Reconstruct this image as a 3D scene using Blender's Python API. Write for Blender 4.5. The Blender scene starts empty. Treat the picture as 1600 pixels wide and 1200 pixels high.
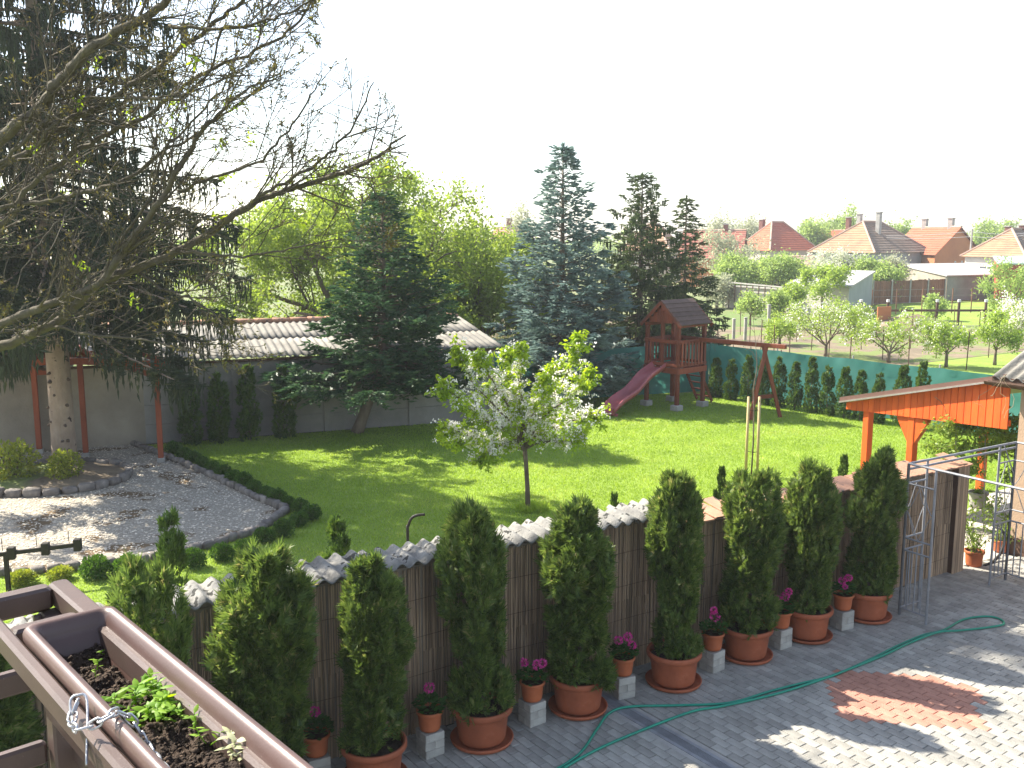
import bpy, math, random
import numpy as np
from mathutils import Vector, Matrix

# ------------------------------------------------------------------ camera, world, sun
scn = bpy.context.scene
F_PX = 1500.0
TH = math.atan(233 / F_PX)
CAM_H = 4.8
cam_d = bpy.data.cameras.new('camera')
cam = bpy.data.objects.new('camera', cam_d)
scn.collection.objects.link(cam)
scn.camera = cam
cam.location = (0, 0, CAM_H)
cam.rotation_euler = (math.pi / 2 - TH, 0, 0)
cam_d.sensor_width = 36
cam_d.lens = F_PX / 1600 * 36
cam_d.clip_start = 0.05
cam_d.clip_end = 3000

SUN_EL = 42.0
SUN_AZ = 60.0          # degrees from +Y towards -X
w = bpy.data.worlds.new('World')
scn.world = w
w.use_nodes = True
nt = w.node_tree
nt.nodes.clear()
sky = nt.nodes.new('ShaderNodeTexSky')
sky.sky_type = 'NISHITA'
sky.sun_disc = False
sky.sun_elevation = math.radians(SUN_EL)
sky.sun_rotation = math.radians(-SUN_AZ)
sky.air_density = 1.0
sky.dust_density = 1.0
sky.ozone_density = 1.0
bg = nt.nodes.new('ShaderNodeBackground')
bg.inputs['Strength'].default_value = 0.118
out = nt.nodes.new('ShaderNodeOutputWorld')
veil = nt.nodes.new('ShaderNodeHueSaturation')      # thin milky overcast takes most of the blue out of the sky
veil.inputs['Saturation'].default_value = 0.75
nt.links.new(sky.outputs[0], veil.inputs['Color'])
nt.links.new(veil.outputs[0], bg.inputs[0])
nt.links.new(bg.outputs[0], out.inputs[0])

sun_d = bpy.data.lights.new('sun', 'SUN')
sun_d.energy = 5.0
sun_d.angle = math.radians(0.5)
sun_d.color = (1.0, 0.93, 0.80)
sun = bpy.data.objects.new('sun', sun_d)
scn.collection.objects.link(sun)
el, az = math.radians(SUN_EL), math.radians(SUN_AZ)
SUNV = Vector((-math.sin(az) * math.cos(el), math.cos(az) * math.cos(el), math.sin(el)))
sun.rotation_euler = SUNV.to_track_quat('Z', 'Y').to_euler()
sun.location = SUNV * 60

scn.view_settings.view_transform = 'Standard'
scn.view_settings.look = 'None'
scn.view_settings.gamma = 1
scn.view_settings.use_curve_mapping = False
scn.view_settings.exposure = 1.5
scn.render.engine = 'CYCLES'
scn.cycles.max_bounces = 6
scn.cycles.transparent_max_bounces = 8

rng = np.random.default_rng(11)
rnd = random.Random(5)
PI = math.pi

# ------------------------------------------------------------------ layout helpers (photo point -> place in the world)
def ray(px, py):
    dx = (px - 800) / F_PX
    dy = (600 - py) / F_PX
    return dx, math.cos(TH) + dy * math.sin(TH), -math.sin(TH) + dy * math.cos(TH)
def G(px, py, z=0.0):
    a, b, c = ray(px, py)
    t = (z - CAM_H) / c
    return Vector((a * t, b * t, z))
def P(px, py, Y):
    a, b, c = ray(px, py)
    t = Y / b
    return Vector((a * t, Y, CAM_H + c * t))

# ------------------------------------------------------------------ object helpers
COL = scn.collection
ORG = {}
def setp(o, label=None, cat=None, group=None, kind=None):
    if label: o['label'] = label
    if cat: o['category'] = cat
    if group: o['group'] = group
    if kind: o['kind'] = kind
    return o
def thing(name, label, cat, loc=(0, 0, 0), group=None, rz=0.0):
    o = bpy.data.objects.new(name, None)
    o.empty_display_size = 0.2
    COL.objects.link(o)
    o.location = loc
    o.rotation_euler = (0, 0, rz)
    ORG[o.name] = Vector(loc)
    return setp(o, label, cat, group)
def link(name, me, parent=None, mat=None):
    o = bpy.data.objects.new(name, me)
    COL.objects.link(o)
    if parent is not None:
        o.parent = parent
        ORG[o.name] = ORG[parent.name]
    else:
        ORG[o.name] = Vector((0, 0, 0))
    if mat is not None and not me.materials:
        me.materials.append(mat)
    return o
def copy_tree(o, parent=None):
    c = o.copy()
    COL.objects.link(c)
    ORG[c.name] = ORG[o.name]
    if parent is not None:
        c.parent = parent
    for ch in list(o.children):
        copy_tree(ch, c)
    return c
def mesh_np(name, V, F, smooth=False):
    V = np.ascontiguousarray(V, dtype=np.float32)
    F = np.ascontiguousarray(F, dtype=np.int32)
    me = bpy.data.meshes.new(name)
    me.vertices.add(len(V))
    me.vertices.foreach_set('co', V.ravel())
    me.loops.add(F.size)
    me.loops.foreach_set('vertex_index', F.ravel())
    me.polygons.add(len(F))
    me.polygons.foreach_set('loop_start', np.arange(len(F), dtype=np.int32) * F.shape[1])
    if smooth:
        me.polygons.foreach_set('use_smooth', np.ones(len(F), dtype=bool))
    me.update(calc_edges=True)
    return me

class MB:
    """collects simple shapes, builds one mesh object"""
    def __init__(s):
        s.v = []; s.f = []
    def add(s, vs, fs):
        b = len(s.v)
        s.v += [tuple(p) for p in vs]
        s.f += [tuple(b + i for i in f) for f in fs]
        return s
    def box(s, c, size, rz=0.0, R=None):
        x, y, z = [q / 2 for q in size]
        pts = [Vector(p) for p in ((-x,-y,-z),(x,-y,-z),(x,y,-z),(-x,y,-z),(-x,-y,z),(x,-y,z),(x,y,z),(-x,y,z))]
        if R is None: R = Matrix.Rotation(rz, 3, 'Z')
        pts = [R @ p + Vector(c) for p in pts]
        return s.add(pts, [(0,3,2,1),(4,5,6,7),(0,1,5,4),(1,2,6,5),(2,3,7,6),(3,0,4,7)])
    def bbox(s, c, size, rz=0.0, bev=0.01, R=None, jit=0.0):
        """box with chamfered top/vertical edges"""
        x, y, z = [q / 2 for q in size]
        if R is None: R = Matrix.Rotation(rz, 3, 'Z')
        b = bev
        rings = [(x - b, y - b, -z), (x, y, -z + b), (x, y, z - b), (x - b, y - b, z)]
        pts = []
        for (rx, ry, rzv) in rings:
            cc = min(b, rx * .5, ry * .5)
            for (sx, sy) in ((rx - cc, -ry), (rx, -ry + cc), (rx, ry - cc), (rx - cc, ry), (-rx + cc, ry), (-rx, ry - cc), (-rx, -ry + cc), (-rx + cc, -ry)):
                p = Vector((sx, sy, rzv))
                if jit: p += Vector((rnd.uniform(-jit, jit), rnd.uniform(-jit, jit), rnd.uniform(-jit, jit)))
                pts.append(R @ p + Vector(c))
        fs = [tuple(range(7, -1, -1)), tuple(range(24, 32))]
        for k in range(3):
            for i in range(8):
                j = (i + 1) % 8
                fs.append((k * 8 + i, k * 8 + j, (k + 1) * 8 + j, (k + 1) * 8 + i))
        return s.add(pts, fs)
    def beam(s, p0, p1, wd, ht, up=(0, 0, 1), bev=0.0):
        p0 = Vector(p0); p1 = Vector(p1)
        d = (p1 - p0); L = d.length; d.normalize()
        up = Vector(up)
        side = d.cross(up)
        if side.length < 1e-4: side = d.cross(Vector((0, 1, 0)))
        side.normalize(); u = side.cross(d)
        R = Matrix((d, -side, u)).transposed()
        if bev: return s.bbox((p0 + p1) / 2, (L, wd, ht), R=R, bev=bev)
        return s.box((p0 + p1) / 2, (L, wd, ht), R=R)
    def tube(s, pts, radii, n=8, cap=True, closed=False):
        pts = [Vector(p) for p in pts]
        if not hasattr(radii, '__len__'): radii = [radii] * len(pts)
        prev = None; vs = []
        N = len(pts)
        for i, p in enumerate(pts):
            if closed: t = pts[(i + 1) % N] - pts[i - 1]
            else: t = pts[min(i + 1, N - 1)] - pts[max(i - 1, 0)]
            t.normalize()
            if prev is None:
                a = Vector((0, 0, 1)) if abs(t.z) < .9 else Vector((1, 0, 0))
                u = t.cross(a).normalized()
            else:
                u = (prev - t * prev.dot(t)).normalized()
            prev = u; v = t.cross(u)
            for k in range(n):
                an = 2 * PI * k / n
                vs.append(p + (u * math.cos(an) + v * math.sin(an)) * radii[i])
        fs = []
        for i in range(N if closed else N - 1):
            i2 = (i + 1) % N
            for k in range(n):
                k2 = (k + 1) % n
                fs.append((i * n + k, i * n + k2, i2 * n + k2, i2 * n + k))
        if cap and not closed:
            fs.append(tuple(range(n - 1, -1, -1))); fs.append(tuple((N - 1) * n + k for k in range(n)))
        return s.add(vs, fs)
    def lathe(s, prof, n=28, c=(0, 0, 0)):
        vs = []; fs = []
        for (r, z) in prof:
            for k in range(n):
                a = 2 * PI * k / n
                vs.append((c[0] + r * math.cos(a), c[1] + r * math.sin(a), c[2] + z))
        for i in range(len(prof) - 1):
            for k in range(n):
                k2 = (k + 1) % n
                fs.append((i * n + k, i * n + k2, (i + 1) * n + k2, (i + 1) * n + k))
        return s.add(vs, fs)
    def prism(s, poly, vec):
        """closed polygon (3D points) extruded by vec"""
        n = len(poly); vec = Vector(vec)
        vs = [Vector(p) for p in poly] + [Vector(p) + vec for p in poly]
        fs = [tuple(range(n - 1, -1, -1)), tuple(range(n, 2 * n))]
        for i in range(n):
            j = (i + 1) % n
            fs.append((i, j, n + j, n + i))
        return s.add(vs, fs)
    def build(s, name, mat, parent=None, smooth=False, label=None):
        o0 = ORG[parent.name] if parent is not None else Vector((0, 0, 0))
        me = bpy.data.meshes.new(name)
        me.from_pydata([(p[0] - o0[0], p[1] - o0[1], p[2] - o0[2]) for p in s.v], [], s.f)
        if smooth: me.shade_smooth()
        o = link(name, me, parent, mat)
        if label: o['label'] = label
        return o
def solo(name, mb, mat, label, cat, group=None, smooth=False, kind=None):
    """a thing that is one mesh, its origin at its base"""
    v = np.array(mb.v)
    c = Vector((float(v[:, 0].mean()), float(v[:, 1].mean()), float(v[:, 2].min())))
    mb.v = [(p[0] - c.x, p[1] - c.y, p[2] - c.z) for p in mb.v]
    o = mb.build(name, mat, None, smooth)
    o.location = c
    return setp(o, label, cat, group, kind)

# ------------------------------------------------------------------ materials
MATS = {}
def new_mat(name):
    m = bpy.data.materials.new(name)
    m.use_nodes = True
    n = m.node_tree.nodes; n.clear()
    return m, n, m.node_tree.links
def ramp(nodes, stops):
    r = nodes.new('ShaderNodeValToRGB')
    e = r.color_ramp.elements
    while len(e) > 1: e.remove(e[-1])
    e[0].position = stops[0][0]; e[0].color = (*stops[0][1], 1)
    for p, c in stops[1:]:
        q = e.new(p); q.color = (*c, 1)
    return r
def surf(name, c1, c2=None, scale=4.0, rough=0.8, bump=0.3, bscale=None, spec=0.3, metal=0.0, c3=None, obj_rand=0.0, stretch=None, island=False, detail=6.0, spots=None):
    """weathered surface: two or three tones mixed by noise, fine bump, optional dark spots"""
    if name in MATS: return MATS[name]
    m, n, l = new_mat(name)
    if c2 is None: c2 = tuple(x * .7 for x in c1)
    o = n.new('ShaderNodeOutputMaterial'); b = n.new('ShaderNodeBsdfPrincipled')
    l.new(b.outputs[0], o.inputs[0])
    tc = n.new('ShaderNodeTexCoord'); mp = n.new('ShaderNodeMapping')
    l.new(tc.outputs['Object'], mp.inputs[0])
    if stretch: mp.inputs['Scale'].default_value = stretch
    no = n.new('ShaderNodeTexNoise'); no.inputs['Scale'].default_value = scale; no.inputs['Detail'].default_value = detail
    no.inputs['Roughness'].default_value = .62
    l.new(mp.outputs[0], no.inputs['Vector'])
    st = [(.3, c2), (.62, c1)]
    if c3: st.append((.75, c3))
    r = ramp(n, st); l.new(no.outputs[0], r.inputs[0])
    col = r.outputs[0]
    if spots:
        vo = n.new('ShaderNodeTexNoise'); vo.inputs['Scale'].default_value = spots[1]; vo.inputs['Detail'].default_value = 4
        l.new(tc.outputs['Object'], vo.inputs['Vector'])
        rr = ramp(n, [(spots[2], (0, 0, 0)), (spots[2] + .05, (1, 1, 1))]); l.new(vo.outputs[0], rr.inputs[0])
        mx = n.new('ShaderNodeMixRGB'); l.new(rr.outputs[0], mx.inputs[0]); l.new(col, mx.inputs[1]); mx.inputs[2].default_value = (*spots[0], 1)
        col = mx.outputs[0]
    if obj_rand or island:
        hs = n.new('ShaderNodeHueSaturation')
        if island:
            g = n.new('ShaderNodeNewGeometry'); src = g.outputs['Random Per Island']
            obj_rand = obj_rand or .3
        else:
            g = n.new('ShaderNodeObjectInfo'); src = g.outputs['Random']
        mr = n.new('ShaderNodeMapRange'); mr.inputs[3].default_value = 1 - obj_rand; mr.inputs[4].default_value = 1 + obj_rand
        l.new(src, mr.inputs[0]); l.new(mr.outputs[0], hs.inputs['Value']); l.new(col, hs.inputs['Color'])
        col = hs.outputs[0]
    l.new(col, b.inputs['Base Color'])
    b.inputs['Roughness'].default_value = rough
    b.inputs['Specular IOR Level'].default_value = spec
    b.inputs['Metallic'].default_value = metal
    if bump:
        n2 = n.new('ShaderNodeTexNoise'); n2.inputs['Scale'].default_value = bscale or scale * 8; n2.inputs['Detail'].default_value = 5
        l.new(mp.outputs[0], n2.inputs['Vector'])
        bp = n.new('ShaderNodeBump'); bp.inputs['Strength'].default_value = bump; bp.inputs['Distance'].default_value = .02
        l.new(n2.outputs[0], bp.inputs['Height']); l.new(bp.outputs[0], b.inputs['Normal'])
    MATS[name] = m
    return m
def leafm(name, c1, c2, trans=0.4, tcol=None, rough=.5, c3=None, pscale=1.2):
    """leaves: tone varies from leaf to leaf and from clump to clump, light passes through"""
    if name in MATS: return MATS[name]
    m, n, l = new_mat(name)
    o = n.new('ShaderNodeOutputMaterial'); b = n.new('ShaderNodeBsdfPrincipled')
    g = n.new('ShaderNodeNewGeometry')
    tc = n.new('ShaderNodeTexCoord')
    no = n.new('ShaderNodeTexNoise'); no.inputs['Scale'].default_value = pscale; no.inputs['Detail'].default_value = 3
    l.new(tc.outputs['Object'], no.inputs['Vector'])
    ma = n.new('ShaderNodeMath'); ma.operation = 'MULTIPLY_ADD'; ma.inputs[1].default_value = .6
    l.new(g.outputs['Random Per Island'], ma.inputs[0])
    mb_ = n.new('ShaderNodeMath'); mb_.operation = 'MULTIPLY_ADD'; mb_.inputs[1].default_value = 1.0; mb_.inputs[2].default_value = -.3
    l.new(no.outputs[0], mb_.inputs[0]); l.new(mb_.outputs[0], ma.inputs[2])
    st = [(0.05, c1), (.75, c2)]
    if c3: st.append((.97, c3))
    r = ramp(n, st); l.new(ma.outputs[0], r.inputs[0])
    l.new(r.outputs[0], b.inputs['Base Color'])
    b.inputs['Roughness'].default_value = rough
    b.inputs['Specular IOR Level'].default_value = .35
    if trans:
        t = n.new('ShaderNodeBsdfTranslucent')
        hs = n.new('ShaderNodeHueSaturation'); hs.inputs['Value'].default_value = 1.4; hs.inputs['Saturation'].default_value = 1.08; hs.inputs['Hue'].default_value = .488
        l.new(r.outputs[0], hs.inputs['Color']); l.new(hs.outputs[0], t.inputs[0])
        mx = n.new('ShaderNodeMixShader'); mx.inputs[0].default_value = trans
        l.new(b.outputs[0], mx.inputs[1]); l.new(t.outputs[0], mx.inputs[2]); l.new(mx.outputs[0], o.inputs[0])
    else:
        l.new(b.outputs[0], o.inputs[0])
    MATS[name] = m
    return m

M_lawn = surf('lawn_ground', (.25, .35, .055), (.17, .25, .038), .9, .9, .8, 60, c3=(.32, .37, .095), detail=12)
M_blade = leafm('grass_blade', (.17, .28, .032), (.31, .44, .065), .5, c3=(.48, .48, .16), pscale=.8)
M_field = surf('field_ground', (.14, .19, .06), (.20, .19, .10), .25, .95, .4, 3, detail=8)
M_soil = surf('garden_soil', (.23, .18, .12), (.14, .11, .075), 1.2, .95, 1.0, 14, detail=9, spots=((.16, .20, .06), .55, .50))
M_bedgreen = surf('bed_green', (.12, .20, .045), (.17, .16, .08), 1.5, .95, .8, 10, detail=8)
M_gravel = surf('gravel_ground', (.46, .415, .34), (.22, .19, .15), 22, .95, 1.0, 60, c3=(.68, .63, .54), spots=((.16, .11, .06), 1.3, .56))
M_pebble = surf('gravel_pebbles', (.62, .56, .46), (.46, .41, .33), 9, .85, .2, island=True, obj_rand=.5)
M_wgravel = surf('white_gravel', (.62, .58, .50), (.42, .38, .31), 30, .95, 1.0, 60, c3=(.78, .76, .70))
M_paver = surf('grey_paver', (.37, .355, .32), (.255, .245, .22), 4, .85, .5, 70, obj_rand=.20, detail=10, spots=((.20, .19, .17), 2.2, .64))
M_paver_i = surf('grey_paver_joined', (.37, .355, .32), (.255, .245, .22), 4, .85, .5, 70, island=True, obj_rand=.16, detail=9)
M_paver_r = surf('red_paver', (.50, .255, .185), (.38, .185, .135), 6, .85, .5, 70, obj_rand=.12)
M_joint = surf('paver_joint', (.10, .09, .075), (.06, .055, .045), 9, .95, .6, 80)
M_terra = surf('terracotta', (.36, .10, .045), (.25, .072, .034), 5, .6, .2, 40, obj_rand=.14, c3=(.42, .17, .10), detail=9)
M_terra_s = surf('terracotta_small', (.44, .125, .05), (.35, .10, .04), 7, .6, .15, 40, obj_rand=.1)
M_tile = surf('old_clay_tile', (.50, .27, .17), (.33, .19, .13), 5, .85, .5, 40, obj_rand=.18, c3=(.60, .42, .29), spots=((.10, .08, .07), 7, .60))
M_eternit = surf('corrugated_cement', (.30, .29, .265), (.15, .145, .135), 6, .9, .7, 60, obj_rand=.10, c3=(.40, .385, .35), spots=((.045, .045, .04), 12, .58), detail=10)
M_eternit_roof = surf('corrugated_cement_roof', (.25, .235, .205), (.15, .14, .125), 1.6, .9, .5, 30, obj_rand=.10, c3=(.30, .285, .25))
M_reed = surf('reed_cane', (.46, .33, .22), (.27, .19, .13), 3, .8, .2, island=True, obj_rand=.42, stretch=(1, 1, .25))
M_dirtwall = surf('wall_plaster_rough', (.34, .29, .23), (.24, .20, .16), 2, .95, .7, 30)
M_cream = surf('cream_wall', (.34, .30, .235), (.20, .175, .14), .7, .95, .5, 24, detail=12)
M_greywall = surf('grey_concrete_wall', (.29, .275, .25), (.17, .165, .15), .8, .95, .6, 20, detail=12, c3=(.35, .33, .29))
M_brownwall = surf('beige_render', (.42, .29, .20), (.35, .24, .165), 2.0, .9, .3, 40)
M_redwood = surf('red_brown_timber', (.33, .080, .032), (.19, .046, .02), 3, .65, .4, 30, stretch=(1, 1, .3), obj_rand=.12)
M_towerwood = surf('dark_red_stained_timber', (.25, .062, .030), (.15, .038, .019), 3, .65, .4, 30, stretch=(1, 1, .3), obj_rand=.22)
M_orange = surf('orange_stained_board', (.74, .125, .024), (.55, .088, .018), 5, .5, .3, 40, stretch=(1, 1, .2), obj_rand=.14)
M_darkwood = surf('dark_wood', (.10, .055, .035), (.06, .035, .025), 3, .7, .3, 30, obj_rand=.15)
M_shingle = surf('brown_shingle', (.13, .085, .07), (.09, .06, .05), 5, .9, .4, 60, obj_rand=.15)
M_slide = surf('red_plastic', (.36, .095, .105), (.29, .075, .085), 3, .38, .08, 30, spec=.5, c3=(.42, .14, .145))
M_conc = surf('concrete', (.40, .38, .35), (.28, .27, .25), 4, .9, .5, 40)
M_net = None
M_iron = surf('grey_painted_iron', (.27, .275, .29), (.19, .19, .20), 8, .5, .1, 60, spec=.5)
M_black = surf('black_metal', (.02, .018, .016), (.035, .028, .022), 6, .6, .2, 40)
M_chain = surf('galvanised_chain', (.50, .50, .52), (.38, .38, .40), 20, .38, .1, 80, metal=.8)
M_hose = surf('green_hose', (.01, .27, .17), (.012, .21, .14), 3, .38, 0, spec=.5)
M_rail = surf('brown_painted_rail', (.098, .064, .054), (.075, .050, .043), 9, .44, .06, 260, spec=.5, spots=((.22, .17, .145), 260, .70))
M_planter = surf('brown_plastic_planter', (.105, .060, .050), (.085, .050, .042), 14, .40, .04, 240, spec=.5, spots=((.27, .19, .16), 240, .72))
M_potsoil = surf('potting_soil', (.060, .040, .028), (.025, .017, .012), 28, .95, 1.0, 90, c3=(.15, .11, .08))
M_bark = surf('grey_bark', (.20, .16, .12), (.11, .085, .065), 6, .95, .8, 30, stretch=(1, 1, .35))
M_spruce_bark = surf('spruce_bark', (.38, .29, .22), (.27, .20, .15), 5, .95, .8, 26, stretch=(1, 1, .5), c3=(.45, .36, .28), spots=((.07, .05, .04), 5.5, .63))
M_mossbark = surf('mossy_bark', (.11, .095, .065), (.065, .055, .042), 7, .95, .9, 30, c3=(.19, .175, .045))
M_twig = surf('brown_twig', (.16, .12, .085), (.09, .07, .05), 5, .9, 0)
M_cobble = surf('cobble_stone', (.24, .215, .19), (.13, .115, .105), 6, .9, .8, 30, obj_rand=.22, c3=(.33, .30, .26))
M_stake = surf('pine_stake', (.55, .42, .22), (.45, .33, .17), 4, .75, .2, 30, stretch=(1, 1, .2))
M_thuja = leafm('thuja_spray', (.034, .075, .016), (.155, .225, .050), .42, c3=(.34, .30, .12), pscale=8)
M_thuja_s = leafm('young_thuja_spray', (.032, .075, .014), (.10, .17, .032), .35, c3=(.12, .15, .04), pscale=4)
M_box = leafm('box_leaf', (.025, .075, .010), (.09, .19, .025), .35, c3=(.12, .22, .03), pscale=4)
M_goldbush = leafm('golden_shrub_leaf', (.12, .19, .02), (.30, .34, .045), .45, c3=(.38, .36, .06), pscale=6)
M_fir = leafm('fir_needle', (.022, .062, .032), (.075, .145, .06), .28, c3=(.17, .25, .09), pscale=2.5)
M_blue = leafm('blue_spruce_needle', (.085, .135, .125), (.22, .30, .27), .3, c3=(.36, .44, .38), pscale=2.5)
M_norway = leafm('norway_needle', (.036, .065, .026), (.10, .14, .052), .28, c3=(.19, .22, .08), pscale=2.5)
M_weep = leafm('weeping_needle', (.016, .030, .015), (.050, .072, .030), .18, c3=(.11, .125, .045), pscale=1.2)
M_walnut = leafm('spring_leaf', (.15, .22, .035), (.25, .345, .06), .5, c3=(.35, .44, .11), pscale=.6)
M_lime = leafm('lime_leaf', (.20, .32, .025), (.36, .48, .05), .55, pscale=4)
M_blossom = leafm('white_blossom', (.66, .63, .60), (.84, .82, .79), .5, rough=.7)
M_pear = leafm('orchard_leaf', (.18, .28, .04), (.31, .42, .08), .5, c3=(.55, .60, .35), pscale=2)
M_bud = leafm('bud_leaf', (.10, .075, .03), (.15, .14, .035), .3, c3=(.22, .27, .05), pscale=2)
M_pink = leafm('pink_petal', (.55, .03, .22), (.75, .12, .42), .4, rough=.6)
M_ger = leafm('geranium_leaf', (.02, .07, .012), (.05, .13, .02), .25)
M_seedling = leafm('seedling_leaf', (.12, .27, .02), (.26, .42, .04), .5)
M_dry = leafm('dry_stalk', (.28, .22, .12), (.42, .34, .20), .3)
M_fartree = leafm('distant_leaf', (.20, .30, .08), (.33, .43, .13), .5, pscale=.3)
M_farpale = leafm('distant_pale_leaf', (.26, .28, .19), (.38, .40, .26), .45, pscale=.3)
M_glass = surf('window_glass', (.05, .06, .07), (.04, .05, .06), 3, .12, 0, spec=.8)
M_white = surf('white_paint', (.72, .71, .68), (.62, .61, .58), 3, .6, .1)

# ------------------------------------------------------------------ vectorised foliage
def unit(a):
    return a / np.maximum(np.linalg.norm(a, axis=-1, keepdims=True), 1e-9)
def rand_dirs(n, r=rng):
    return unit(r.normal(size=(n, 3)))
def rhombi(C, D, S, L, W, fold=0.0, mid=.45):
    """pointed leaves: base C, direction D, side S, length L, width W -> quads"""
    n = len(C)
    L = np.broadcast_to(np.asarray(L, float), (n,))[:, None]; W = np.broadcast_to(np.asarray(W, float), (n,))[:, None]
    N = np.cross(D, S)
    v = np.empty((n, 4, 3))
    v[:, 0] = C
    v[:, 1] = C + D * L * mid + S * W * .5 + N * L * fold
    v[:, 2] = C + D * L
    v[:, 3] = C + D * L * mid - S * W * .5 + N * L * fold
    f = np.arange(n * 4).reshape(n, 4)
    return v.reshape(-1, 3), f
def join(parts):
    V = []; Fq = []; b = 0
    for v, f in parts:
        V.append(v); Fq.append(f + b); b += len(v)
    return np.concatenate(V), np.concatenate(Fq)
def leaves_free(C, L, W, r=rng, up=0.0, out=None):
    """leaves at C turned every way"""
    D = rand_dirs(len(C), r)
    if out is not None: D = unit(D + out)
    D[:, 2] += up; D = unit(D)
    S = unit(np.cross(D, rand_dirs(len(C), r)))
    return rhombi(C, D, S, L, W)
def prisms(P0, P1, R0, R1, n=3):
    """tapered twigs from P0 to P1"""
    P0 = np.asarray(P0, float); P1 = np.asarray(P1, float)
    R0 = np.asarray(R0, float).reshape(-1, 1); R1 = np.asarray(R1, float).reshape(-1, 1)
    d = unit(P1 - P0)
    a = np.where(np.abs(d[:, 2:3]) < .9, np.array([[0, 0, 1.]]), np.array([[1., 0, 0]]))
    u = unit(np.cross(d, a)); v = np.cross(d, u)
    m = len(P0); V = np.empty((m, 2 * n, 3))
    for k in range(n):
        an = 2 * PI * k / n
        o = u * math.cos(an) + v * math.sin(an)
        V[:, k] = P0 + o * R0; V[:, n + k] = P1 + o * R1
    base = (np.arange(m) * 2 * n)[:, None]
    Fs = []
    for k in range(n):
        k2 = (k + 1) % n
        Fs.append(base + np.array([[k, k2, n + k2, n + k]]))
    return V.reshape(-1, 3), np.concatenate(Fs)

# --- thuja: lobed column of upright fan sprays
def thuja_mesh(name, H, R, nspray, seed, L=.10, Wd=.017, pointy=.35, blades=7, squash=0.0):
    r = np.random.default_rng(seed)
    nl = int(34 + H * 16)
    t = r.uniform(0.03, .95, nl)
    th = r.uniform(0, 2 * PI, nl)
    prof = lambda t: R * np.where(t < 1 - pointy, .86 + .14 * np.sin(t * 9 + seed), np.maximum(.12, 1 - ((t - (1 - pointy)) / pointy) ** 1.7 * .86))
    rad = prof(t)
    lr = rad * r.uniform(.26, .50, nl)
    ro = rad - lr * r.uniform(.35, 1.15, nl); cx = np.cos(th) * ro; cy = np.sin(th) * ro; cz = t * H
    idx = r.integers(0, nl, nspray)
    dirs = rand_dirs(nspray, r)
    outw = np.stack([np.cos(th[idx]), np.sin(th[idx]), np.zeros(nspray)], 1)
    dirs = unit(dirs + outw * .7)
    rr = lr[idx] * r.uniform(.55, 1.0, nspray) ** .5
    C = np.stack([cx[idx], cy[idx], cz[idx]], 1) + dirs * rr[:, None] * np.array([1, 1, 1.5])
    # core fill
    nc = nspray // 7
    tc = r.uniform(0, .95, nc); rc = prof(tc) * r.uniform(0, .75, nc) ; ac = r.uniform(0, 2 * PI, nc)
    C2 = np.stack([np.cos(ac) * rc, np.sin(ac) * rc, tc * H], 1)
    d2 = unit(np.stack([np.cos(ac), np.sin(ac), np.zeros(nc)], 1) + r.normal(size=(nc, 3)) * .5)
    C = np.concatenate([C, C2]); dirs = np.concatenate([dirs, d2])
    keep = (C[:, 2] > 0) & (C[:, 2] < H)
    C = C[keep]; dirs = dirs[keep]; n = len(C)
    hor = dirs.copy(); hor[:, 2] = 0; hor = unit(hor)
    up = unit(np.array([[0, 0, 1.]]) * r.uniform(.2, 1.1, (n, 1)) + hor * r.uniform(.2, 1.2, (n, 1)) + r.normal(size=(n, 3)) * .38)
    side = unit(np.cross(up, rand_dirs(n, r)))
    sz = r.uniform(.65, 1.3, n) * L
    parts = []
    for k in range(blades):
        a = (k - (blades - 1) / 2) / ((blades - 1) / 2) * 1.0
        off = abs(a) * .3
        D = unit(up * math.cos(a * .95) + side * math.sin(a * .95))
        S = unit(up * -math.sin(a * .95) + side * math.cos(a * .95) + rand_dirs(n, r) * .25)
        parts.append(rhombi(C + up * (sz * (.30 - off))[:, None], D, S, sz * (1 - .38 * abs(a)), Wd * r.uniform(.7, 1.4, n), .04))
    V, Fq = join(parts)
    return mesh_np(name, V, Fq)

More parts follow.
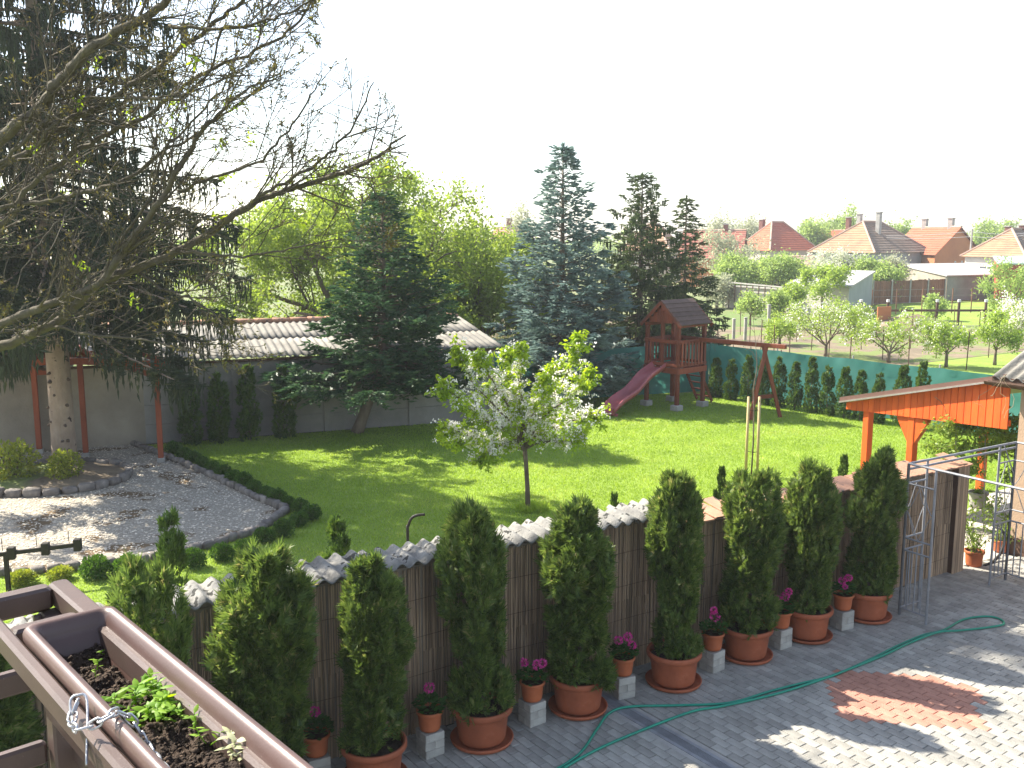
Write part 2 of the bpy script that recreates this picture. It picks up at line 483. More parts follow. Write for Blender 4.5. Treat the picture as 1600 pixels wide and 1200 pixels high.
# --- conifer with whorled boughs
def conifer(H, R, z0, seed, nb=130, droop=.15, tip_up=.25, tw=.13, twd=.035, hang=0.0, shape=1.0, lat=.32, dens=1.0, gap=.0, ny=1.0):
    """returns (bough prisms), (needle quads) around the origin, trunk along z"""
    r = np.random.default_rng(seed)
    B0 = []; B1 = []; RR0 = []; RR1 = []; TC = []; TD = []; TS = []; TL = []; TW = []
    for i in range(nb):
        f = (i + r.uniform(-.4, .4)) / nb
        f = min(max(f, 0.0), .985)
        z = z0 + (H - z0) * (f ** 1.08)
        L = R * ((1 - f) ** shape) * r.choice([r.uniform(.55, .9), r.uniform(.85, 1.22)]) + .05
        if r.random() < gap: L *= .45
        az_ = i * 2.399 + r.uniform(-.35, .35)
        d = np.array([math.cos(az_), math.sin(az_) * ny, 0.])
        n = 8
        s = np.linspace(0, 1, n + 1)
        dz = (-droop * s - droop * .6 * s * s + tip_up * s ** 3) * L + s * L * (.15 + .75 * f ** 3) * (f > .25)
        pts = np.outer(s * L, d) + np.array([0, 0, z]) + np.stack([np.zeros(n + 1), np.zeros(n + 1), dz], 1)
        pts[:, :2] += (r.normal(size=(n + 1, 2)) * .02 * L) * s[:, None]
        B0.append(pts[:-1]); B1.append(pts[1:])
        rb = (.012 + .010 * L) * (1 - s * .85)
        RR0.append(rb[:-1]); RR1.append(rb[1:])
        # laterals
        nl = max(5, int(L / .085 * dens))
        u = r.uniform(.10, 1.0, nl) ** .85
        base = np.stack([np.interp(u, s, pts[:, k]) for k in range(3)], 1)
        sgn = np.where(r.random(nl) < .5, 1, -1)
        perp = np.array([-d[1], d[0], 0.])
        ll = (lat * L * (1 - u * .75) * r.uniform(.5, 1.1, nl)) + tw * .8
        ld = unit(d[None] * r.uniform(.5, 1.0, (nl, 1)) + perp[None] * sgn[:, None] * r.uniform(.45, 1.1, (nl, 1)) + np.array([0, 0, 1.])[None] * (r.normal(size=(nl, 1)) * .14 - droop * .45))
        nt_ = max(3, int(lat * L / .07))
        nt_ = min(nt_, 12)
        v = (np.arange(nt_)[None] + r.uniform(0, 1, (nl, nt_))) / nt_
        c = base[:, None] + ld[:, None] * (v * ll[:, None])[..., None]
        c[..., 2] -= (v ** 2 * ll[:, None]) * .15
        sg = np.where(np.arange(nt_) % 2 == 0, 1, -1)[None, :, None]
        lp = unit(np.cross(ld, np.array([[0, 0, 1.]])))
        td = unit(ld[:, None] * .9 + lp[:, None] * sg * r.uniform(.25, .9, (nl, nt_, 1)) + r.normal(size=(nl, nt_, 3)) * .18 + np.array([0, 0, .12]))
        TC.append(c.reshape(-1, 3)); TD.append(td.reshape(-1, 3))
        TL.append((tw * r.uniform(.7, 1.35, nl * nt_))); TW.append(np.full(nl * nt_, twd))
        if hang > 0:
            nh = int(nl * 3.2)
            j = r.integers(0, nl, nh); q = r.uniform(0, 1, nh)
            c = base[j] + ld[j] * (q * ll[j])[:, None]
            hl = hang * r.uniform(.35, 1.2, nh) * min(1, L / 2)
            for seg in range(3):
                cc = c + np.array([0, 0, -1.]) * (hl * seg / 3)[:, None]
                dd = unit(np.array([0, 0, -1.])[None] + r.normal(size=(nh, 3)) * .13)
                TC.append(cc); TD.append(dd); TL.append(hl / 3 * 1.35); TW.append(np.full(nh, twd * 1.05))
    nl_ = 40; zl = H - r.uniform(0, .06 * H, nl_)
    TC.append(np.stack([np.zeros(nl_), np.zeros(nl_), zl], 1)); TD.append(unit(r.normal(size=(nl_, 3)) * .45 + np.array([0, 0, 1.]))); TL.append(np.full(nl_, tw * .8)); TW.append(np.full(nl_, twd))
    C = np.concatenate(TC); D = np.concatenate(TD); L = np.concatenate(TL); W = np.concatenate(TW)
    S = unit(np.cross(D, rand_dirs(len(D), r)))
    S2 = np.cross(D, S)
    Q = join([rhombi(C, D, S, L, W, mid=.35), rhombi(C, D, S2, L, W, mid=.35)])
    Bp = prisms(np.concatenate(B0), np.concatenate(B1), np.concatenate(RR0), np.concatenate(RR1), 4)
    return Bp, Q
def conifer_thing(name, label, cat, loc, H, R, z0, seed, needle, bark, tr=.12, lean=(0, 0), trunk_top=None, group=None, **kw):
    t = thing(name, label, cat, loc, group)
    Bp, Q = conifer(H, R, z0, seed, **kw)
    for arr in (Bp[0], Q[0]):
        s = np.clip(arr[:, 2] / H, 0, 1)
        arr[:, 0] += lean[0] * np.minimum(s * 3, 1); arr[:, 1] += lean[1] * np.minimum(s * 3, 1)
    L = Vector(loc)
    zs = [0, .3, .8, z0 + .3, H * .4, H * .7, H * .99]
    tb = MB().tube([L + Vector((lean[0] * min(1, z / H * 3), lean[1] * min(1, z / H * 3), z)) for z in zs], [tr * 1.25, tr * 1.05, tr, tr * .93, tr * .62, tr * .34, .012], 12)
    tb.build('trunk', bark, t, True)
    o = link('boughs', mesh_np('boughs', *Bp), t, bark); o['kind'] = 'stuff'
    o = link('needles', mesh_np('needles', *Q), t, needle); o['kind'] = 'stuff'
    return t

# --- broadleaf tree by recursion
def grow(r, p, d, L, rad, lvl, sp, segs, tips):
    n = max(3, int(L / sp['step'])); st = L / n
    mx = sp['levels']
    kids = []
    if lvl < mx:
        nk = sp['kids'][lvl]
        kids = sorted(r.uniform(sp.get('bare', .3) if lvl == 0 else .15, 1.0) for _ in range(nk))
    ki = 0; p = Vector(p); d = Vector(d).normalized(); r0 = rad
    for i in range(n):
        t = (i + 1) / n
        wv = sp['wob'] * (1 if lvl else .5)
        d = (d + Vector((r.gauss(0, wv), r.gauss(0, wv), r.gauss(0, wv) + sp['up'][lvl]))).normalized()
        q = p + d * st
        r1 = rad * (1 - t * .75) + .002
        segs.append((p[:], q[:], r0, r1, lvl))
        while ki < len(kids) and kids[ki] <= t:
            a = r.uniform(*sp['ang']); 
            ax = d.orthogonal().normalized(); ax.rotate(Matrix.Rotation(r.uniform(0, 2 * PI), 3, d))
            nd = d.copy(); nd.rotate(Matrix.Rotation(a, 3, ax))
            if 'flat' in sp: nd.z *= sp['flat']; nd.normalize()
            grow(r, q, nd, L * sp['ratio'] * r.uniform(.7, 1.15) * (1.15 - .5 * kids[ki]), r1 * .62, lvl + 1, sp, segs, tips)
            ki += 1
        if lvl >= mx - 1: tips.append((q[:], d[:], lvl))
        p = q; r0 = r1
def broadleaf(seed, spec, trunk_h, trunk_r, limbs, origin=(0, 0, 0)):
    r = random.Random(seed); segs = []; tips = []
    o = Vector(origin)
    for k in range(limbs):
        a = 2 * PI * k / limbs + r.uniform(-.5, .5)
        tilt = r.uniform(*spec['tilt'])
        d = Vector((math.cos(a) * math.sin(tilt), math.sin(a) * math.sin(tilt), math.cos(tilt)))
        hh = trunk_h * r.uniform(.8, 1.0)
        grow(r, o + Vector((0, 0, hh)), d, spec['len'] * r.uniform(.8, 1.15), trunk_r * .55, 0, spec, segs, tips)
    return segs, tips
def seg_mesh(name, segs, n=3):
    P0 = [s[0] for s in segs]; P1 = [s[1] for s in segs]
    V, Fq = prisms(P0, P1, [s[2] for s in segs], [s[3] for s in segs], n)
    return mesh_np(name, V, Fq)
def tip_leaves(tips, per, spread, L, W, seed, up=0.0):
    r = np.random.default_rng(seed)
    T = np.array([t[0] for t in tips]); 
    C = np.repeat(T, per, axis=0) + r.normal(size=(len(T) * per, 3)) * spread
    return leaves_free(C, L * r.uniform(.6, 1.3, len(C)), W * r.uniform(.7, 1.2, len(C)), r, up)
def fit(segs, tips, box, origin):
    """scale a grown crown so that it fills the wanted width and height"""
    a = np.array([t[0] for t in tips]); o = np.array(origin)
    return segs, tips
def tree_thing(name, label, cat, loc, H, Wd, seed, leaf, bark, spec, limbs=5, trunk_h=None, trunk_r=.08, per=10, L=.06, W=.035, spread=.08, group=None, blossom=None, bl_share=0.0, proto=None, nseg=3, dome=False):
    """one tree: trunk, branches, leaves (and blossom), crown scaled to height H and width Wd"""
    t = thing(name, label, cat, loc, group)
    if proto is not None:
        for part in proto:
            o = link(part[0], part[1], t); o['kind'] = 'stuff' if part[0] != 'trunk' else ''
            if part[0] == 'trunk': del o['kind']
            o.scale = (Wd / proto.w, Wd / proto.w, H / proto.h)
        return t
    trunk_h = trunk_h or H * .3
    segs, tips = broadleaf(seed, spec, trunk_h, trunk_r, limbs)
    T = np.array([q[0] for q in tips])
    zmax = np.percentile(T[:, 2], 99.5); rx = (np.percentile(T[:, 0], 98.5) - np.percentile(T[:, 0], 1.5))
    ry = (np.percentile(T[:, 1], 98.5) - np.percentile(T[:, 1], 1.5))
    sx = Wd / rx; sy = Wd / ry; sz = (H - trunk_h) / (zmax - trunk_h)
    def tr(p): return (p[0] * sx, p[1] * sy, trunk_h + (p[2] - trunk_h) * sz if p[2] > trunk_h * .8 else p[2])
    segs = [(tr(a), tr(b), r0, r1, l) for a, b, r0, r1, l in segs]
    tips = [(tr(a), d, l) for a, d, l in tips]
    if dome:
        cz = trunk_h + (H - trunk_h) * .38
        def e2(q): return (q[0] / (Wd / 2)) ** 2 + (q[1] / (Wd / 2)) ** 2 + ((q[2] - cz) / ((H - cz) if q[2] > cz else cz * 1.0)) ** 2
        tips = [q for q in tips if e2(q[0]) < random.Random(hash(q[0])).uniform(.8, 1.08)]
        segs = [q for q in segs if e2(q[1]) < 1.05]
    loc = Vector(loc)
    MB().tube([loc + Vector((0, 0, z)) for z in (0, trunk_h * .3, trunk_h * .7, trunk_h * 1.02)], [trunk_r * 1.25, trunk_r, trunk_r * .9, trunk_r * .8], 10).build('trunk', bark, t, True)
    o = link('branches', seg_mesh('branches', segs, nseg), t, bark); o['kind'] = 'stuff'
    rr = random.Random(seed + 1)
    if blossom is not None:
        bt = [q for q in tips if rr.random() < bl_share]; lt = [q for q in tips if rr.random() > bl_share]
        V, Fq = tip_leaves(bt, per, spread * .8, L * .7, W * 1.1, seed + 3)
        o = link('blossom', mesh_np('blossom', V, Fq), t, blossom); o['kind'] = 'stuff'
    else: lt = tips
    V, Fq = tip_leaves(lt, per, spread, L, W, seed + 2)
    o = link('leaves', mesh_np('leaves', V, Fq), t, leaf); o['kind'] = 'stuff'
    return t

# ================================================================== SETTING
def sheet(name, pts, z, mat, kind='structure', parent=None, sub=0):
    mb = MB()
    mb.add([(p[0], p[1], z) for p in pts], [tuple(range(len(pts)))])
    o = mb.build(name, mat)
    o['kind'] = kind
    return o
def G2(px, py): 
    g = G(px, py); return (g.x, g.y)

sheet('ground', [(-500, -80), (500, -80), (500, 380), (-500, 380)], -0.03, M_field)
WD = Vector((.847, .532, 0)); WN = Vector((.532, -.847, 0)); W0 = Vector((6.25, 13.2, 0))
def WP(s, off=0.0, z=0.0): return W0 + WD * s + WN * off + Vector((0, 0, z))
lawn_pts = [WP(-17)[:2], WP(.2)[:2], (7.6, 14.2), (14, 18.5), (14, 20.2), (6.3, 29.5), (-.6, 27.4), (-.5, 24.9), (-14.5, 19.2), (-20, 17), (-20, 2)]
sheet('lawn', lawn_pts, 0.0, M_lawn)
grav_pts = [(-18, 17.6), (-12.6, 20.0), (-9.6, 21.4), (-9.0, 22.1), (-7.74, 20.63), (-6.04, 18.76), (-4.7, 17.11), (-3.95, 16.28), (-4.15, 15.1), (-4.63, 14.4), (-5.57, 13.6), (-6.68, 13.2), (-8.6, 12.9), (-18, 12.6)]
sheet('gravel_yard', grav_pts, 0.004, M_gravel)
sheet('courtyard', [WP(-17, .0)[:2], WP(.35, .0)[:2], (6.6, 13.5), (7.7, 14.1), (16, 9), (12, -6), (-14, -6)], 0.008, M_joint)
sheet('white_gravel_path', [(6.6, 13.5), (7.9, 14.15), (10.5, 16.6), (10.2, 18.4), (8.6, 17.2), (7.1, 15.1)], 0.006, M_wgravel)
# garden plots beyond the fence
sheet('vineyard_soil', [G2(1100, 545), G2(1120, 518), G2(1330, 512), G2(1600, 512), G2(1760, 520), G2(1760, 545), G2(1600, 548), G2(1440, 566), G2(1380, 600), G2(1290, 575)], -.020, M_soil)
sheet('vegetable_bed', [G2(1090, 512), G2(1090, 486), G2(1330, 484), G2(1330, 512)], -.024, M_bedgreen)
sheet('soil_strip', [G2(1090, 518), G2(1090, 511), G2(1330, 509), G2(1330, 515)], -.016, M_soil)
sheet('meadow', [G2(1340, 508), G2(1335, 474), G2(1360, 466), G2(1700, 462), G2(1760, 506)], -.026, M_lawn)
sheet('garden_grass', [G2(1380, 600), G2(1440, 567), G2(1600, 549), G2(1800, 540), G2(1800, 640), G2(1500, 660)], -.012, M_lawn)
sheet('left_soil_plot', [G2(640, 560), G2(660, 498), G2(840, 496), G2(1000, 500), G2(1080, 520), G2(1060, 560)], -.018, M_soil)

# ------------------------------------------------------------------ pavers
U = Vector((.59, -.807, 0)); U.normalize(); V_ = Vector((-U.y, U.x, 0))    # U along rows, V_ across
pav = bpy.data.objects.new('block_paving', None); COL.objects.link(pav); pav['kind'] = 'structure'; ORG[pav.name] = Vector((0, 0, 0))
red_q = [Vector((*G2(1300, 1044), 0)), Vector((*G2(1294, 1119), 0)), Vector((*G2(1540, 1147), 0)), Vector((*G2(1522, 1071), 0))]
def inside(p, poly):
    s = None
    for i in range(len(poly)):
        a = poly[i]; b = poly[(i + 1) % len(poly)]
        c = (b[0] - a[0]) * (p[1] - a[1]) - (b[1] - a[1]) * (p[0] - a[0])
        if s is None: s = c > 0
        elif (c > 0) != s: return False
    return True
def inpoly(x, y, poly):
    r = False; j = len(poly) - 1
    for i in range(len(poly)):
        xi, yi = poly[i][0], poly[i][1]; xj, yj = poly[j][0], poly[j][1]
        if (yi > y) != (yj > y) and x < (xj - xi) * (y - yi) / (yj - yi) + xi: r = not r
        j = i
    return r
def project(p):
    v = Vector(p) - Vector((0, 0, CAM_H))
    f = v.y * math.cos(TH) - v.z * math.sin(TH); u = v.y * math.sin(TH) + v.z * math.cos(TH)
    if f <= 0: return None
    return 800 + v.x / f * F_PX, 600 - u / f * F_PX, f
drain_a = G(952, 1098); drain_d = U.copy()
pl = []
PL, PW, GAP = .20, .10, .006
org = Vector((4, 9.5, 0))
court_poly = [WP(-14, -.06)[:2], WP(.3, -.06)[:2], (6.62, 13.45), (7.65, 14.0), (10.5, 10.2), (9.5, 4), (-5, 3)]
for j in range(-90, 110):
    for i in range(-50, 60):
        c = org + V_ * (j * PW) + U * (i * PL + (PL / 2 if j % 2 else 0))
        q = project(c)
        if q is None or not (-60 < q[0] < 1680 and 780 < q[1] < 1260): continue
        if not inpoly(c.x, c.y, court_poly): continue
        rel = c - drain_a
        if abs(rel.dot(V_)) < .122 and -0.6 < rel.dot(U) < 6: continue
        pl.append((q[1], c, inside(c, red_q), q))
pl.sort(key=lambda t: -t[0])
ang = math.atan2(U.y, U.x)
me_p = None
def paver_mesh(m, nm):
    b = MB().bbox((0, 0, -.03), (PL - GAP, PW - GAP, .06), bev=.004)
    me = bpy.data.meshes.new(nm); me.from_pydata(b.v, [], b.f); me.materials.append(m); return me
me_g = paver_mesh(M_paver, 'paver'); me_r = paver_mesh(M_paver_r, 'red_paver')
cnt = 0; rest = MB(); restr = MB()
for (_, c, red, q) in pl:
    zj = .020 + rnd.uniform(-.0015, .0015)
    vis = 0 < q[0] < 1600 and q[1] < 1195
    if cnt < 290 and vis:
        o = link('red_paver' if red else 'paver', me_r if red else me_g, pav)
        o.location = (c.x, c.y, zj); o.rotation_euler = (rnd.gauss(0, .006), rnd.gauss(0, .006), ang + rnd.gauss(0, .006))
        cnt += 1
    else:
        (restr if red else rest).bbox((c.x, c.y, zj - .03), (PL - GAP, PW - GAP, .06), rz=ang + rnd.gauss(0, .006), bev=.004)
o = rest.build('paver_field', M_paver_i, pav); o['kind'] = 'stuff'
if restr.v:
    o = restr.build('red_paver_field', M_paver_r, pav); o['kind'] = 'stuff'

# drainage channel
t = thing('drain_channel', 'narrow slotted metal drainage channel set in the grey block paving, crossing under the hose', 'drain', drain_a - U * .6)
mb = MB(); c0 = drain_a - U * .6
for sgn in (-1, 1): mb.beam(c0 + V_ * (sgn * .070) + Vector((0, 0, .010)), c0 + U * 4.5 + V_ * (sgn * .070) + Vector((0, 0, .010)), .040, .022)
mb.build('frame', M_iron, t)
for sgn in (-1, 1): MB().beam(c0 + V_ * (sgn * .118) + Vector((0, 0, .006)), c0 + U * 4.5 + V_ * (sgn * .118) + Vector((0, 0, .006)), .056, .020).build('mortar_strip', M_conc, t)
mb = MB()
for k in range(300):
    p = c0 + U * (.01 + k * .015)
    mb.beam(p - V_ * .05 + Vector((0, 0, .014)), p + V_ * .05 + Vector((0, 0, .014)), .007, .008)
o = mb.build('grating', M_iron, t); o['kind'] = 'stuff'

# ------------------------------------------------------------------ reed-clad wall with cement and tile caps
wall = thing('reed_clad_wall', 'long low wall clad in brown reed matting behind the potted conifers, capped with corrugated cement and clay tiles', 'wall', WP(-6))
SPLIT = -5.35
def corr(mb, p0, along, across, width, depth, pitch, amp, th=.007, npp=10, drop=0.0, sag=0.0):
    n = int(width / pitch * npp); m = 3
    along = Vector(along); across = Vector(across); up = along.cross(across).normalized()
    if up.z < 0: up = -up
    vs = []; fs = []
    for layer in (0, 1):
        for i in range(n + 1):
            s = i / n * width; h = amp * math.sin(2 * PI * s / pitch)
            for j in range(m + 1):
                q = j / m * depth
                vs.append(Vector(p0) + along * s + across * q + up * (h - layer * th - sag * math.sin(PI * j / m)))
    N = (n + 1) * (m + 1)
    for i in range(n):
        for j in range(m):
            a = i * (m + 1) + j; b = a + m + 1
            fs.append((a, b, b + 1, a + 1)); fs.append((N + a, N + a + 1, N + b + 1, N + b))
        a = i * (m + 1); b = a + m + 1
        fs.append((a, N + a, N + b, b)); fs.append((a + m, b + m, N + b + m, N + a + m))
    for i in (0, n):
        for j in range(m):
            a = i * (m + 1) + j
            fs.append((a, a + 1, N + a + 1, N + a))
    mb.add(vs, fs)
    return mb
mb = MB()
L1 = WP(-16); 
mb.prism([WP(-16, -.03), WP(SPLIT, -.03), WP(SPLIT, -.24), WP(-16, -.24)], (0, 0, 1.70))
mb.prism([WP(SPLIT + .002, -.03), WP(.1, -.03), WP(.1, -.24), WP(SPLIT + .002, -.24)], (0, 0, 1.52))
mb.build('masonry', M_dirtwall, wall)
# reeds
P0 = []; P1 = []; R0 = []; R1 = []
s = -15.8
while s < .1:
    h = (1.70 if s < SPLIT else 1.52) + rng.uniform(-.03, .0)
    off = rng.uniform(-.012, .004); x1 = s + rng.normal() * .014; x2 = x1 + rng.normal() * .010
    a = WP(s, off, .0); b = WP(x1, off + rng.normal() * .004, h * .5); c = WP(x2, off, h)
    rr = rng.uniform(.0045, .0085)
    P0 += [a[:], b[:]]; P1 += [b[:], c[:]]; R0 += [rr, rr * .95]; R1 += [rr * .95, rr * .8]
    s += rng.uniform(.007, .012)
o = link('reed_matting', mesh_np('reed_matting', prisms(P0, P1, R0, R1, 4)[0] - np.array(ORG[wall.name]), prisms(P0, P1, R0, R1, 4)[1]), wall, M_reed); o['kind'] = 'stuff'
mb = MB()
for z in (.25, .62, 1.0, 1.38):
    pts = [WP(s, .012, z + .01 * math.sin(s * 3)) for s in np.arange(-15.5, .1, .25)]
    mb.tube(pts, .0022, 4)
mb.build('binding_wire', M_darkwood, wall)
# corrugated caps: overlapping pieces, each a little askew
s = -15.5; k = 0
while s < SPLIT - .1:
    wdt = rnd.uniform(.82, 1.12)
    if s + wdt > SPLIT + .05: wdt = SPLIT + .08 - s
    tilt = rnd.uniform(-.04, .04); ro = rnd.uniform(-.03, .03)
    ac = (-WN * 1 + WD * tilt + Vector((0, 0, rnd.uniform(.03, .10)))).normalized()
    al = (WD + WN * tilt + Vector((0, 0, ro * .5))).normalized()
    z = 1.765 + (k % 2) * .016
    corr(MB(), (0, 0, 0), al, ac, .1, .1, .1, .01)
    m_ = corr(MB(), WP(s, rnd.uniform(.10, .16), z), al, ac, wdt + .06, rnd.uniform(.44, .56), .165, .027, .009)
    m_.build('cement_sheet', M_eternit, wall, True)
    s += wdt; k += 1
# rubble and battens under the sheet ends
mb = MB()
mb.bbox(WP(SPLIT - .12, -.10, 1.70), (.16, .14, .09), rz=.56, bev=.01)
mb.build('wedge_block', M_darkwood, wall)
s = SPLIT + .05
while s < .12:
    wdt = rnd.choice((.2, .2, .22, .30))
    z = 1.575 + rnd.uniform(-.01, .014)
    ac = (-WN + WD * rnd.uniform(-.06, .06) + Vector((0, 0, rnd.uniform(.05, .20)))).normalized()
    al = (WD + WN * rnd.uniform(-.03, .03) + Vector((0, 0, rnd.uniform(-.05, .05)))).normalized()
    up = al.cross(ac).normalized()
    if up.z < 0: up = -up
    R = Matrix((al, ac, up)).transposed()
    dp = rnd.uniform(.42, .50)
    MB().bbox(WP(s + wdt / 2, .09, z) + ac * dp / 2, (wdt - .012, dp, .02), R=R, bev=.005).build('clay_tile', M_tile, wall)
    s += wdt
mb = MB()
for (sp, offp) in ((.10, .06),):
    mb.bbox(WP(sp, -.08, .80), (.24, .30, 1.6), rz=math.atan2(WD.y, WD.x), bev=.01)
mb.build('gate_post', M_darkwood, wall, label='dark brown post at the gate end of the wall')
# reeds wrapped on the post
P0 = []; P1 = []
for k in range(60):
    q = k / 60 * .42 - .05
    a = WP(.02 + min(q, .2), .085 if q < .22 else .085 - (q - .22), 0); 
    P0.append(a[:]); P1.append((a + Vector((0, 0, 1.58)) + WD * rng.normal() * .004)[:])
Vv, Ff = prisms(P0, P1, [.006] * 60, [.005] * 60, 4)
o = link('post_reeds', mesh_np('post_reeds', Vv - np.array(ORG[wall.name]), Ff), wall, M_reed); o['kind'] = 'stuff'

# ------------------------------------------------------------------ long shed / boundary wall at the back left
SD = Vector((.9345, .356, 0)); SN = Vector((.356, -.9345, 0)); S1 = Vector((-.55, 24.85, 0))
def SP(s, off=0.0, z=0.0): return S1 - SD * s + SN * off + Vector((0, 0, z))
shed = thing('long_shed', 'long low grey shed with a corrugated cement roof at the back left of the garden', 'shed', SP(6))
MB().prism([SP(8.5, 0), SP(22, 0), SP(22, -.25), SP(8.5, -.25)], (0, 0, 1.86)).build('wall', M_cream, shed, label='cream rendered stretch of wall behind the pergola')
for k in range(4):
    s0 = k * 2.15
    for lv in range(4):
        z0_ = lv * .455
        off = rnd.uniform(-.006, .006)
        MB().prism([SP(s0 + .08, off), SP(s0 + 2.07, off), SP(s0 + 2.07, -.2), SP(s0 + .08, -.2)][::-1], (0, 0, .445)).build('panel', M_greywall, shed).location.z += z0_
    MB().prism([SP(s0 - .075, .04), SP(s0 + .075, .04), SP(s0 + .075, -.2), SP(s0 - .075, -.2)][::-1], (0, 0, 1.86)).build('pillar', M_greywall, shed)
MB().prism([SP(-.0, 0), SP(.0, -3.6), SP(.2, -3.6), SP(.2, 0)], (0, 0, 1.84)).build('end_wall', M_greywall, shed)
MB().beam(SP(-.15, .12, 1.87), SP(22, .12, 1.87), .05, .06).build('eaves_board', M_darkwood, shed)
s = -.25
while s < 21:
    sl = (-SN * 3.75 + Vector((0, 0, .47)))
    d = sl.normalized()
    corr(MB(), SP(s, .28, 1.95 + rnd.uniform(0, .012)), -SD, d, 1.12, 1.95, .177, .020, .007, 8).build('roof_sheet', M_eternit_roof, shed, True)
    corr(MB(), SP(s, .28, 1.95 + .022) + d * 1.86, -SD, d, 1.12, 1.95, .177, .020, .007, 8).build('roof_sheet', M_eternit_roof, shed, True)
    s += 1.06
mb = MB()
rp = SP(0, .28, 1.95) + sl.normalized() * 3.8
for k in range(44):
    p = rp - SD * (k * .48 - .2)
    mb = MB().tube([p + Vector((0, 0, .03)), p - SD * .52 + Vector((0, 0, .045))], [.085, .095], 8)
    mb.build('ridge_tile', M_tile, shed, True)
corr(MB(), rp - SD * 21, SD, (-SN * 3.75 + Vector((0, 0, -.47))).normalized(), 21.2, 3.6, .177, .028, .007, 4).build('rear_roof', M_eternit_roof, shed, True)

# ------------------------------------------------------------------ pergola
per = thing('timber_pergola', 'red-brown timber pergola over the gravel yard behind the large spruce trunk', 'pergola', (-8.6, 20.8, 0))
posts = [Vector((-10.51, 20.88, 0)), Vector((-9.12, 21.94, 0)), Vector((-7.5, 20.03, 0)), Vector((-9.32, 20.52, 0)), Vector((-12.6, 20.1, 0)), Vector((-12.2, 21.0, 0))]
for p in posts:
    MB().bbox(p + Vector((0, 0, 1.10)), (.11, .11, 2.0), rz=.3, bev=.006).build('post', M_redwood, per)
    MB().bbox(p + Vector((0, 0, .05)), (.16, .16, .10), rz=.3, bev=.01).build('post_foot', M_conc, per)
def beamp(a, b, z, wd_=.07, h_=.14, ext=.35, nm='beam'):
    d = (b - a).normalized()
    MB().beam(a - d * ext + Vector((0, 0, z)), b + d * ext + Vector((0, 0, z)), wd_, h_, bev=.005).build(nm, M_redwood, per)
beamp(posts[2], posts[3], 2.11); beamp(posts[3], posts[4], 2.11); beamp(posts[1], posts[5], 2.11)
beamp(posts[2], posts[1], 1.86, .06, .12, .1)
for k in range(9):
    a = posts[2].lerp(posts[4], k / 8); b = posts[1].lerp(posts[5], k / 8) + Vector((.0, .15, 0))
    beamp(a, b, 2.235, .05, .11, .4, 'rafter')
beamp(posts[0], posts[1], 1.80, .06, .11, .1)

# ------------------------------------------------------------------ stones round the spruce and along the gravel
def stone_run(name, label, cat, pts, closed=False, size=(.22, .13, .135)):
    loc = Vector((pts[0][0], pts[0][1], 0))
    t = thing(name, label, cat, loc)
    P_ = [Vector((p[0], p[1], 0)) for p in pts]
    if closed: P_.append(P_[0])
    for a, b in zip(P_[:-1], P_[1:]):
        L = (b - a).length; n = max(1, round(L / size[0]))
        for i in range(n):
            c = a.lerp(b, (i + .5) / n)
            k_ = rnd.uniform(.8, 1.12)
            sz = (L / n * rnd.uniform(.84, .97), size[1] * rnd.uniform(.8, 1.2), size[2] * k_)
            R = Matrix.Rotation(math.atan2((b - a).y, (b - a).x) + rnd.uniform(-.12, .12), 3, 'Z') @ Matrix.Rotation(rnd.uniform(-.09, .09), 3, 'X') @ Matrix.Rotation(rnd.uniform(-.07, .07), 3, 'Y')
            MB().bbox(c + Vector((rnd.uniform(-.02, .02), rnd.uniform(-.02, .02), sz[2] * .42)), sz, R=R, bev=.028, jit=.010).build('stone', M_cobble, t, True)
    return t
rc = Vector((-9.22, 18.55, 0))
ring = [(rc.x + 1.55 * math.cos(a) , rc.y + 1.30 * math.sin(a)) for a in np.linspace(0, 2 * PI, 31)[:-1]]
stone_run('stone_ring', 'ring of grey cobble stones round the bed at the foot of the big spruce', 'stone edging', ring, True, (.32, .16, .17))
mb = MB(); n = 40; vs = [(rc.x, rc.y, .12)]; 
for rr_, zz in ((.6, .14), (1.1, .10), (1.5, .07)):
    for k in range(n): vs.append((rc.x + rr_ * math.cos(2 * PI * k / n), rc.y + rr_ * .86 * math.sin(2 * PI * k / n), zz + rnd.uniform(-.015, .015)))
fs = [(0, 1 + k, 1 + (k + 1) % n) for k in range(n)]
for q in range(2):
    for k in range(n): fs.append((1 + q * n + k, 1 + (q + 1) * n + k, 1 + (q + 1) * n + (k + 1) % n, 1 + q * n + (k + 1) % n))
mb.add(vs, fs); o = mb.build('ring_soil', M_soil); o['kind'] = 'structure'
edge = [(-9.2, 22.2), (-7.74, 20.63), (-6.04, 18.76), (-4.7, 17.11), (-3.95, 16.28), (-4.15, 15.1), (-4.63, 14.4), (-5.57, 13.6), (-6.68, 13.2), (-8.6, 12.9)]
stone_run('stone_edging', 'row of grey cobble stones edging the gravel yard beside the box hedge', 'stone edging', edge)

# pebbles on the gravel
N = 15000
X = rng.uniform(-13.5, -3.8, N * 2); Y = rng.uniform(12.6, 22, N * 2)
ok = np.array([inpoly(x, y, grav_pts) and ((x - rc.x) / 1.65) ** 2 + ((y - rc.y) / 1.4) ** 2 > 1 for x, y in zip(X, Y)])
X = X[ok][:N]; Y = Y[ok][:N]; N = len(X)
S = rng.uniform(.010, .026, N)
oct_ = np.array([[1, 0, 0], [0, 1, 0], [-1, 0, 0], [0, -1, 0], [0, 0, .7], [0, 0, -.5]], float)
th = rng.uniform(0, 2 * PI, N)
V = oct_[None] * S[:, None, None] * np.stack([rng.uniform(.7, 1.3, N), rng.uniform(.7, 1.3, N), rng.uniform(.5, 1, N)], 1)[:, None]
Vx = V[..., 0] * np.cos(th)[:, None] - V[..., 1] * np.sin(th)[:, None]; Vy = V[..., 0] * np.sin(th)[:, None] + V[..., 1] * np.cos(th)[:, None]
